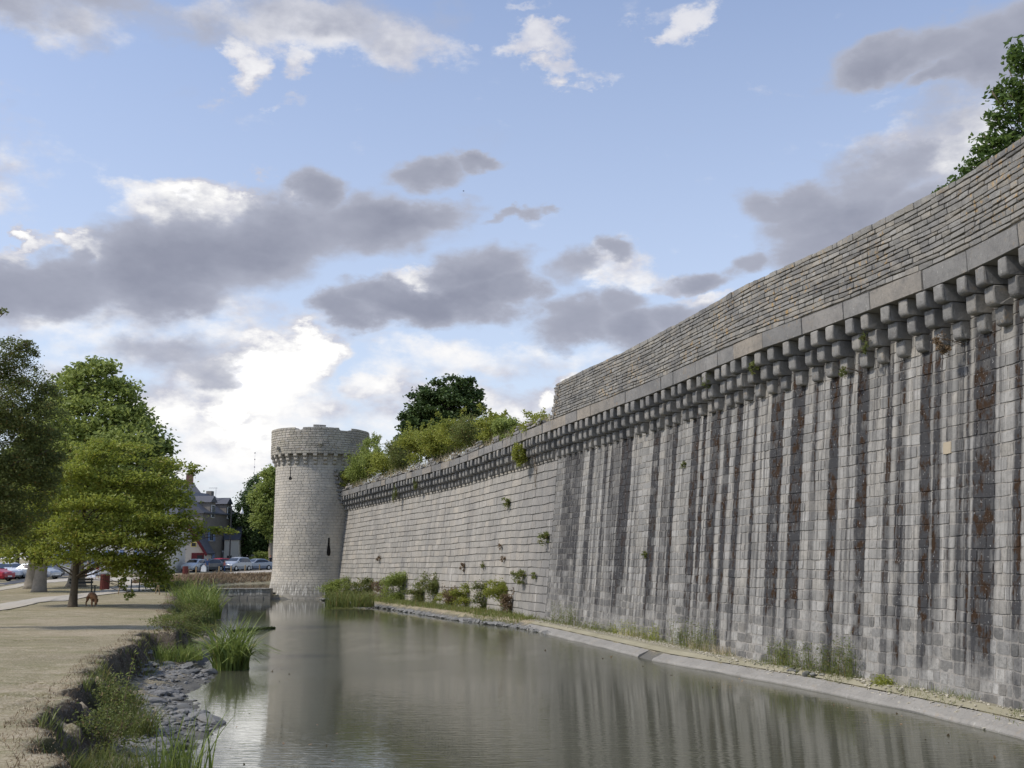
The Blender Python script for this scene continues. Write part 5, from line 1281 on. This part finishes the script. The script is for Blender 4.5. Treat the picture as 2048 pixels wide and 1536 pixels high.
# taller house behind on the left
hb_ = thing("slate_roofed_house", "taller slate-roofed house whose gable roof rises behind the oak's right edge", "house", (ony(368, 1117, 160)[0], 160, 1.5), math.radians(12))
mb = MB(); mb.box(-7, 3.4, 0, 9, -.2, 8.6); mb.build("wall", M_hstone, hb_); mb = MB(); mb.add([(-9,-.3,8.5),(3.9,-.3,8.5),(3.9,9.3,8.5),(-9,9.3,8.5),(-9,4.5,13.2),(.2,4.5,13.2)], [(0,1,5,4),(1,2,5),(2,3,4,5),(3,0,4),(3,2,1,0)]); rf = mb.build("roof", M_slate, hb_)
mb = MB(); mb.box(-.6, .4, 3.9, 5.1, 12.4, 14.2); mb.build("chimney", M_brick, rf)
window(hb_, 1.2, 5.0, .9, 1.6); window(hb_, -2.2, 5.0, .9, 1.6)
# white annex
an = thing("white_annex", "small pale rendered annex with a dark doorway and slate roof beside the stone house", "house", (ony(447.5, 1117, 148.5)[0], 148.5, 1.5), math.radians(6))
mb = MB(); mb.box(0, 1.95, 0, 5, -.2, 4.0); mb.prism([(1.9, -.2), (2.3, -.2), (2.25, 1.4), (1.93, 2.0), (1.93, 4.0), (1.9, 4.0)], .02, 4.9); mb.build("wall", M_cream, an)
mb = MB(); mb.prism([(-.15, 4.0), (-.15, 4.12), (3.4, 6.6), (5.2, 4.0)], -.1, 2.1, 'x'); mb.build("roof", M_slate, an)
mb = MB(); mb.box(.45, 1.05, -.06, .03, -.2, 1.9); mb.build("door", M_trim, an)
# half-timbered shop house, gable to the right
sh = thing("gabled_house", "cream gabled house with oxblood bargeboard and shopfront, half hidden by the oak", "house", (ony(340, 1117, 136)[0], 136, 1.5), math.radians(8))
mb = MB(); mb.box(0, 4.1, 0, 7, -.2, 2.4); mb.prism([(0, 2.4), (4.1, 2.4), (2.0, 5.6), (0, 5.6)], 0, 7); mb.build("wall", M_cream, sh)
mb = MB(); mb.prism([(4.55, 2.0), (4.35, 1.75), (1.75, 5.75), (2.0, 6.05)], -.35, -.05); mb.build("bargeboard", M_red, sh)
mb = MB(); mb.prism([(4.55, 2.15), (4.4, 2.0), (2.0, 5.75), (0, 5.75), (0, 6.0), (2.1, 6.0)], -.3, 7.2); mb.build("roof", M_slate, sh)
mb = MB(); mb.box(2.6, 4.12, -.12, .02, -.2, 2.2); mb.build("shopfront", M_red, sh)
mb = MB(); mb.box(3.3, 3.95, -.14, .03, .1, 1.9); mb.build("door", M_trim, sh)
sg = thing("hanging_sign", "small dark hanging sign with a yellow frame on the gabled house", "sign", (ony(387.5, 1088, 135.4)[0], 135.4, ony(387.5, 1089, 135.4)[2]-.3))
mb = MB(); mb.box(-.35, .35, -.04, .04, 0, .6); f_ = mb.build("sign_frame", M_yel, sg); mb = MB(); mb.box(-.26, .26, -.06, .06, .09, .51); mb.build("sign_face", M_trim, f_); mb = MB(); mb.box(-.5, .6, -.03, .03, .68, .76); mb.build("bracket", M_trim, sg)
# long low house glimpsed under the oak
lh = thing("long_house", "long beige house front glimpsed between the trunks under the oak", "house", (ony(95, 1117, 122)[0], 122, 1.5), math.radians(3))
mb = MB(); mb.box(0, 13.5, 0, 7, -.2, 5.2); mb.build("wall", M_cream, lh); mb = MB(); mb.prism([(-.3, 5.15), (3.5, 8.2), (7.3, 5.15)], -.2, 13.7, 'x'); mb.build("roof", M_slate, lh)
for x_ in (1.6, 4.4, 7.4, 10.6): window(lh, x_, 1.0, .9, 1.4, True)
gw = thing("garden_wall", "grey stone garden wall with ivy behind the blue-silver saloon", "wall", (ony(475, 1117, 147)[0], 147, 1.5), math.radians(0))
mb = MB(); mb.box(0, 9, 0, .5, -.2, 1.6); mb.box(1.8, 3.6, -.02, .52, 1.6, 2.0); mb.build("masonry", M_hstone, gw, bevel=.05)
hp = ony(536, 1112, 146); tree("hedge", "clipped green hedge over the garden wall next to the tower", "hedge", (hp[0], 146.2, 1.5), .08, [(hp[0]-.5, 146.4, 3.0, 1.7, .8, .8), (hp[0]+1.2, 146.4, 3.1, 1.5, .8, .9), (hp[0]-2.2, 146.4, 2.6, .9, .6, .5)], 4500, .2, L_plane, M_bark, 140, trunk_top=1.6)
tree("dark_tree", "dark evergreen mass filling the gap behind the garden wall", "tree", (ony(512, 1100, 156)[0], 156, 1.5), .3, pb([(500,1095,30,24),(530,1090,30,30),(475,1090,18,18),(515,1060,26,30)], 156.), 9000, .38, L_dark, M_bark, 141, trunk_top=6)
# distant treeline closing the horizon on the left and behind
r = RS(150)
for i_, (u, hh_, w) in enumerate(((-420,9,9),(-330,12,10),(-240,10,9),(-150,11,9),(-70,12,10),(20,10,9),(105,11,8),(190,12,9),(270,10,8),(330,11,8))):
    x = ony(u, 1117, 185)[0]; tree("background_tree", ["broad", "tall", "low", "rounded", "dense", "ragged", "small", "high", "spreading", "slim"][i_]+" far tree behind the houses, number of rows back, seen under the left crowns".replace(", number of rows back", ""), "tree", (x, 185+r.rand()*12, 1.5), .35,
        [(x+r.normal()*w*.3, 187, 1.5+hh_*(.35+.5*r.rand()), w*.45, 3, hh_*.3) for _ in range(6)], 3500, .6, L_dark if i_ % 2 else L_plane, M_bark, 151+i_, trunk_top=hh_*.7, limbs=False)

# ------------------------------------------------------------------ street furniture
M_bin = mat_simple("red_brown_bin_paint", (.14, .035, .028), .6, .2, 6); M_wood = mat_simple("weathered_wood", (.30, .22, .12), .85, .2, 12); M_dkw = mat_simple("dark_green_bench_paint", (.035, .04, .036), .6, .2, 8)
def bin_(label, u, v, w, h, z0=None, mat=M_bin, y=None):
    if y is None: x, y = gp(u, v)
    else: x = ony(u, v, y)[0]
    t = thing("litter_bin", label, "litter bin", (x, y, gz(x, y)))
    mb = MB(); mb.lathe([(w*.46, .02), (w*.5, .05), (w*.5, h-.03), (w*.46, h)], 20)
    for k_ in range(18):
        a = 2*PI*k_/18; mb.box(math.cos(a)*w*.5-.012, math.cos(a)*w*.5+.012, math.sin(a)*w*.5-.012, math.sin(a)*w*.5+.012, .03, h-.01)
    mb.build("drum", mat, t); mb = MB(); mb.lathe([(w*.42, h-.02), (w*.42, h+.015)], 18); mb.build("liner", M_trim, t)
bin_("red-brown slatted litter bin standing between the two benches", 209, 1179, .56, .98)
bin_("red-brown litter bin left of the pale silver hatchback", 370.5, 1146, .56, 1.0, y=116)
def bench(label, u, v, rz, L_=1.5, back=True, pale=None):
    x, y = gp(u, v); t = thing("bench", label, "bench", (x, y, gz(x, y)), rz)
    mb = MB(); [mb.box(-L_/2, L_/2, -.2+k_*.14, -.2+k_*.14+.11, .41, .45) for k_ in range(3)]; mb.build("seat", M_dkw, t)
    for sx in (-1, 1):
        mb = MB(); mb.box(sx*(L_/2-.12)-.03, sx*(L_/2-.12)+.03, -.2, -.14, 0, .41); mb.box(sx*(L_/2-.12)-.03, sx*(L_/2-.12)+.03, .14, .2, 0, .41); mb.build("leg", M_dkw, t)
    if back:
        mb = MB(); [mb.box(-L_/2, L_/2, .24, .27, z, z+.12) for z in (.55, .72)]; [mb.box(s_*(L_/2-.12)-.03, s_*(L_/2-.12)+.03, .2, .25, .4, .86) for s_ in (-1, 1)]; mb.build("backrest", M_dkw, t)
bench("dark bench with a backrest in the shade right of the oak trunk", 166, 1186, math.radians(52), 1.5)
bench("dark backless bench just right of the red-brown bin", 226, 1176, math.radians(20), .9, False)
for k_, (u, v0, v1) in enumerate(((262,1160,1181),(278,1158,1183),(291,1155,1179),(296.5,1152,1176))):
    x, y = gp(u, v1); h = (v1-v0)*y/FPX; t = thing("marker_post", ["leftmost", "second from the left", "third from the left", "rightmost"][k_]+" of the four thin dark posts beside the gravel path", "post", (x, y, gz(x, y)-.02), 0, "thin dark posts beside the gravel path")
    mb = MB(); mb.box(-.03, .03, -.03, .03, 0, h); mb.build("shaft", M_dkw, t, bevel=.006); mb = MB(); mb.prism([(-.034, h), (.034, h), (0, h+.035)], -.034, .034); mb.build("cap", M_dkw, t)
for k_, (u, v_) in enumerate(((377,1151),(392,1148),(438,1145.5),(462,1144.5),(490,1142.5),(519,1140.5),(547,1140))):
    x, y = gp(u, v_); t = thing("wooden_bollard", ["first", "second", "third", "fourth", "fifth", "sixth", "last"][k_]+" pale wooden bollard from the left along the far footway", "bollard", (x, y, gz(x, y)-.02), 0, "wooden bollards along the far footway")
    mb = MB(); mb.lathe([(.075, 0), (.075, .68), (.06, .73), (.02, .75)], 10); mb.build("post", M_wood, t)
for k_, (a, b, lab) in enumerate((((236,1189),(243,1160),"leaning pale wooden stake on the lawn left of the thin posts"),((310.5,1188),(316,1170),"left leg of the pale pair of tree stakes at the bank's edge"),((319,1189),(318,1170),"upright pale tree stake at the bank's edge"))):
    x, y = gp(a[0], a[1]); q_ = ony(b[0], b[1], y); t = thing("wooden_stake", lab, "stake", (x, y, gz(x, y)-.03)); mb = MB()
    mb.tube([(0, 0, 0), (q_[0]-x, 0, q_[2]-t.location.z)], .03, 8); mb.build("pole", M_wood, t)
ly = 138.; lx = ony(459, 1117, ly)[0]; lamp = thing("street_lamp", "tall dark lamp post with a white bell-shaped lantern on an arm, before the annex", "street lamp", (lx, ly, 1.5))
hl = ony(484, 1020, ly); mb = MB(); mb.tube([(0, 0, 0), (0, 0, 1.1)], [.16, .13], 10); mb.tube([(0, 0, 1.1), (0, 0, hl[2]-1.5+.5)], [.10, .07], 10); mb.build("pole", M_trim, lamp)
mb = MB(); ax = hl[0]-lx; mb.tube([(0, 0, hl[2]-1.5+.3), (ax*.3, 0, hl[2]-1.5+.75), (ax*.75, 0, hl[2]-1.5+.8), (ax, 0, hl[2]-1.5+.35)], .035, 8); mb.build("arm", M_trim, lamp)
mb = MB(); zz_ = hl[2]-1.5; mb.lathe([(.24, zz_-.50), (.22, zz_-.26), (.12, zz_-.05), (.05, zz_+.1), (.03, zz_+.35)], 14, (ax, 0)); mb.build("lantern", M_white, lamp, smooth=True)
# thin radio mast far away, and a roof aerial
ms = thing("radio_mast", "hair-thin radio mast far behind the light green plane tree", "mast", (ony(502, 1117, 420)[0], 420, 1.5)); mb = MB(); top = ony(502, 905, 420)[2]-1.5
mb.tube([(0, 0, 0), (0, 0, top)], [.12, .04], 6); mb.build("mast", mat_simple("mast_grey", (.5,.5,.54), .6), ms)
mb = MB(); [mb.box(-.2, .2, -.1, .1, top*f_, top*f_+.5) for f_ in (.99, .93, .86)]; mb.build("antenna", mat_simple("mast_red", (.35,.33,.36), .6), ms)
ae = thing("roof_aerial", "thin television aerial above the stone house roof", "aerial", (ony(426, 1117, 150)[0], 150, 10.8)); mb = MB(); hh_ = ony(426, 975, 150)[2]-10.8; mb.tube([(0, 0, 0), (0, 0, hh_)], .03, 6); mb.box(-1.0, .2, -.02, .02, hh_-.1, hh_-.04); mb.box(-.2, .2, -.02, .02, .5, .56); mb.build("rods", M_rim, ae)
bd = ony(927, 382, 60); b_ = thing("bird", "tiny dark bird high in the blue gap of sky", "bird", bd); b_.scale = (.5,)*3; mb = MB(); mb.lathe([(.01, -.09), (.035, -.05), (.04, .02), (.015, .09)], 8); mb.prism([(-.16, .02), (-.02, .04), (.02, .04), (.16, .02), (.02, -.02), (-.02, -.02)], -.008, .008); mb.build("body", M_trim, b_, True)
# ------------------------------------------------------------------ sun and sky
SUN_EL, SUN_AZ = math.radians(46), (-1., -.28)          # the sun stands high on the left, a little behind the camera
sd = Vector((SUN_AZ[0], SUN_AZ[1], 0)).normalized()*math.cos(SUN_EL)+Vector((0, 0, math.sin(SUN_EL)))
sl = bpy.data.lights.new("sun", 'SUN'); so = bpy.data.objects.new("sun", sl); COL.objects.link(so)
sl.energy = 2.4; sl.angle = math.radians(4); sl.color = (1, .94, .85); so.rotation_euler = sd.to_track_quat('Z', 'Y').to_euler(); so.location = (-60, -20, 60)
W = bpy.data.worlds.new("World"); SC.world = W; W.use_nodes = True; t = NT(W.node_tree)
STR = .12; SKYM = (1.36, 1.24, 1.25); EXPO = .42
sky = t.n('ShaderNodeTexSky', sky_type='NISHITA'); sky.sun_disc = False; sky.sun_elevation = SUN_EL; sky.sun_rotation = math.atan2(sd.x, sd.y)
sky.air_density = 1.0; sky.dust_density = .6; sky.ozone_density = 1.5
D = t.n('ShaderNodeTexCoord').outputs['Generated']
sp = t.n('ShaderNodeSeparateXYZ'); t.l(t.vmath('NORMALIZE', D), sp.inputs[0])
az = t.math('ARCTAN2', sp.outputs[0], sp.outputs[1]); el = t.math('ARCSINE', sp.outputs[2])
cb = t.n('ShaderNodeCombineXYZ'); t.l(az, cb.inputs[0]); t.l(el, cb.inputs[1]); co = cb.outputs[0]
def wnoise(scale, detail, rough, vec, seedoff=0):
    x = t.n('ShaderNodeTexNoise'); x.inputs['Scale'].default_value = scale; x.inputs['Detail'].default_value = detail; x.inputs['Roughness'].default_value = rough
    v = t.vmath('ADD', vec, (seedoff, seedoff*.37, seedoff*.71)); t.l(v, x.inputs['Vector']); return x
stretch = t.vmath('MULTIPLY', co, (1, 1.7, 1))
n_w = wnoise(7, 7, .62, stretch, 3.1).outputs['Color']
wv = t.vmath('MULTIPLY', t.vmath('SUBTRACT', n_w, (.5, .5, .5)), (.20, .12, 0))
coA = t.vmath('ADD', co, wv)
wsm = t.vmath('MULTIPLY', t.vmath('SUBTRACT', wnoise(4.5, 5, .55, stretch, 9.3).outputs['Color'], (.5, .5, .5)), (.17, .10, 0))
coB = t.vmath('ADD', co, t.vmath('ADD', wsm, t.vmath('MULTIPLY', wv, (.5, .5, 0))))
def ae_(u, v): d = ray(u, v); d = d/np.linalg.norm(d); return math.atan2(d[0], d[1]), math.asin(d[2])
def field(lst, vec):
    out = None
    for q in lst:
        u, v, ru, rv = q[:4]; w = q[4] if len(q) > 4 else 1.
        a, e = ae_(u, v); sx, sy = FPX/ru/1.35, FPX/rv/1.5
        d = t.vmath('LENGTH', t.vmath('MULTIPLY_ADD', vec, (sx, sy, 0), (-a*sx, -e*sy, 0)))
        m = t.n('ShaderNodeMapRange'); m.interpolation_type = 'SMOOTHSTEP'; t.l(d, m.inputs[0])
        for i_, qv in enumerate((.25, 1.45, w, 0)): m.inputs[i_+1].default_value = qv
        out = m.outputs[0] if out is None else t.math('MAXIMUM', out, m.outputs[0]) if False else t.math('SMOOTH_MAX', out, m.outputs[0], .12)
    return out
A_ = [(520,740,120,60,1.35),(600,700,70,45,1.4),(430,820,70,50,1.3),(480,900,80,40,1.2),(900,720,200,40,.62),(1150,700,130,26,.5),(150,640,200,36,.62),(420,690,150,50,.6),(400,415,130,34),(520,424,55,24),(885,567,70,30),(480,770,150,80),(575,710,90,60),(400,840,100,90),(470,900,130,80,.95),(330,960,120,60,.7),(640,790,80,70,.75),(200,690,190,50,.55),(560,640,230,40,.5),
  (750,770,50,40,.8),(850,800,120,40,.8),(960,810,110,40,.72),(1080,830,100,50,.72),(700,880,260,70,.6),(250,860,220,80,.5),(1170,750,50,26,1),(1120,800,40,26,1),(620,60,220,45,.9),(800,90,110,35,.85),(460,140,44,34,.95),(600,135,50,22,.8),(600,203,30,10,.5),
  (1110,95,80,16,.75),(1155,130,50,18,.85),(1190,145,50,10,.5),(1355,50,38,34,.95),(1310,18,40,14,.5),(1060,40,36,8,.4),(955,95,30,10,.5),(1750,205,80,12,.3),(1640,180,110,6,.3),(1880,300,130,60,.85),(1240,560,60,40,.75),(1330,570,60,14,.7),(1400,598,60,14,.7),(1260,625,30,26,.7),
  (60,505,60,12,.9),(170,512,30,18,.9),(0,720,140,60,.5),(-300,300,250,120,.8),(-400,700,300,160,.7),(2500,500,300,150,.7),(3000,100,400,200,.6),(-900,200,400,200,.7),(40,20,160,50,.6),(1500,900,400,100,.6)]
B_ = [(250,15,330,44,.60),(640,25,260,40,.56),(625,385,55,40,.95),(850,352,75,30,.95),(960,335,50,14,.8),(620,345,30,16,.7),(290,520,110,75),(420,510,150,75),(580,500,150,75),(750,470,160,50),(880,440,90,30,.9),(350,600,150,36,.9),(300,560,150,60),(90,560,130,46),(0,560,110,50),(110,500,40,20,.7),
  (1010,455,40,9,.7),(1060,455,20,5,.5),(860,620,130,26),(740,635,60,24),(1000,560,80,46),(1060,600,60,40),(980,610,80,36),(1180,640,80,34,.85),(1200,510,40,16,.75),(1150,560,50,30,.75),(1280,610,60,24,.7),(1310,655,80,30,.85),(1420,640,60,36,.85),(1430,540,70,22,.95),(1520,500,44,26,.9),(1370,560,30,16,.6),
  (1600,370,80,26,.75),(1680,420,110,60,.9),(1760,340,90,50,.75),(1640,480,90,50,.95),(1840,420,110,60,.8),(1900,280,80,50,.5),(1790,110,80,34,.95),(1920,90,110,44,1.),(2010,130,90,60,1.),(2080,60,110,60),(1930,170,60,20,.9),(60,25,170,44,.75),(230,15,120,26,.7),(350,710,150,24,.5),(230,770,120,20,.45),(700,10,120,14,.5),(420,740,80,16,.5),(20,215,30,8,.3),
  (-250,560,200,60,.9),(-600,450,260,90,.9),(2400,250,260,120,.9),(2900,500,300,110,.8)]
fA = field(A_, coA); fB = field(B_, coB)
det = wnoise(22, 6, .6, stretch, 5.).outputs[0]; det2 = wnoise(9, 6, .58, stretch, 7.7).outputs[0]
dA = t.math('ADD', fA, t.math('MULTIPLY', t.math('SUBTRACT', det, .5), 1.3)); dB = t.math('ADD', fB, t.math('MULTIPLY', t.math('SUBTRACT', det2, .5), 1.1))
K = 1/STR/2**EXPO
def c_(r, g, b): return (r*K, g*K, b*K)
sky_c = t.mix(1., sky.outputs[0], (SKYM[0], SKYM[1], SKYM[2]), 'MULTIPLY')
haze = t.rng(el, .60, .02, .06, .66)
base = t.mix(haze, sky_c, c_(.66, .71, .82))
shade = wnoise(11, 5, .6, stretch, 12.).outputs[0]
bright = t.mix(t.rng(shade, .40, .58), c_(.58, .59, .68), c_(.93, .93, .95))
bright = t.mix(t.rng(dA, .75, 1.05), bright, c_(1.05, 1.04, 1.02)); bright = t.mix(t.rng(dA, 1.05, 1.4), bright, c_(2.0, 1.98, 1.93))
bright = t.mix(t.rng(el, .36, .50, 0, .8), bright, c_(.66, .675, .76))
aA = t.rng(dA, .25, .85, 0, 1, True)
c1 = t.mix(aA, base, bright)
dk_ = t.mix(t.rng(dB, .55, 1.12), c_(.45, .475, .57), c_(.275, .295, .38))
dk_ = t.mix(t.rng(shade, .35, .7, 0, .4), dk_, c_(.40, .42, .51))
aB = t.rng(dB, .22, .72, 0, 1, True)
c2 = t.mix(aB, c1, dk_)
bg = t.n('ShaderNodeBackground'); t.l(c2, bg.inputs[0]); bg.inputs[1].default_value = STR
o = t.n('ShaderNodeOutputWorld'); t.l(bg.outputs[0], o.inputs[0])
W.cycles.sampling_method = 'MANUAL'; W.cycles.sample_map_resolution = 512
SC.view_settings.view_transform = 'Standard'; SC.view_settings.look = 'None'; SC.view_settings.exposure = EXPO; SC.view_settings.gamma = 1
SC.render.engine = 'CYCLES'; SC.cycles.max_bounces = 6; SC.cycles.diffuse_bounces = 3; SC.cycles.glossy_bounces = 3; SC.cycles.transmission_bounces = 3; SC.cycles.use_denoising = True
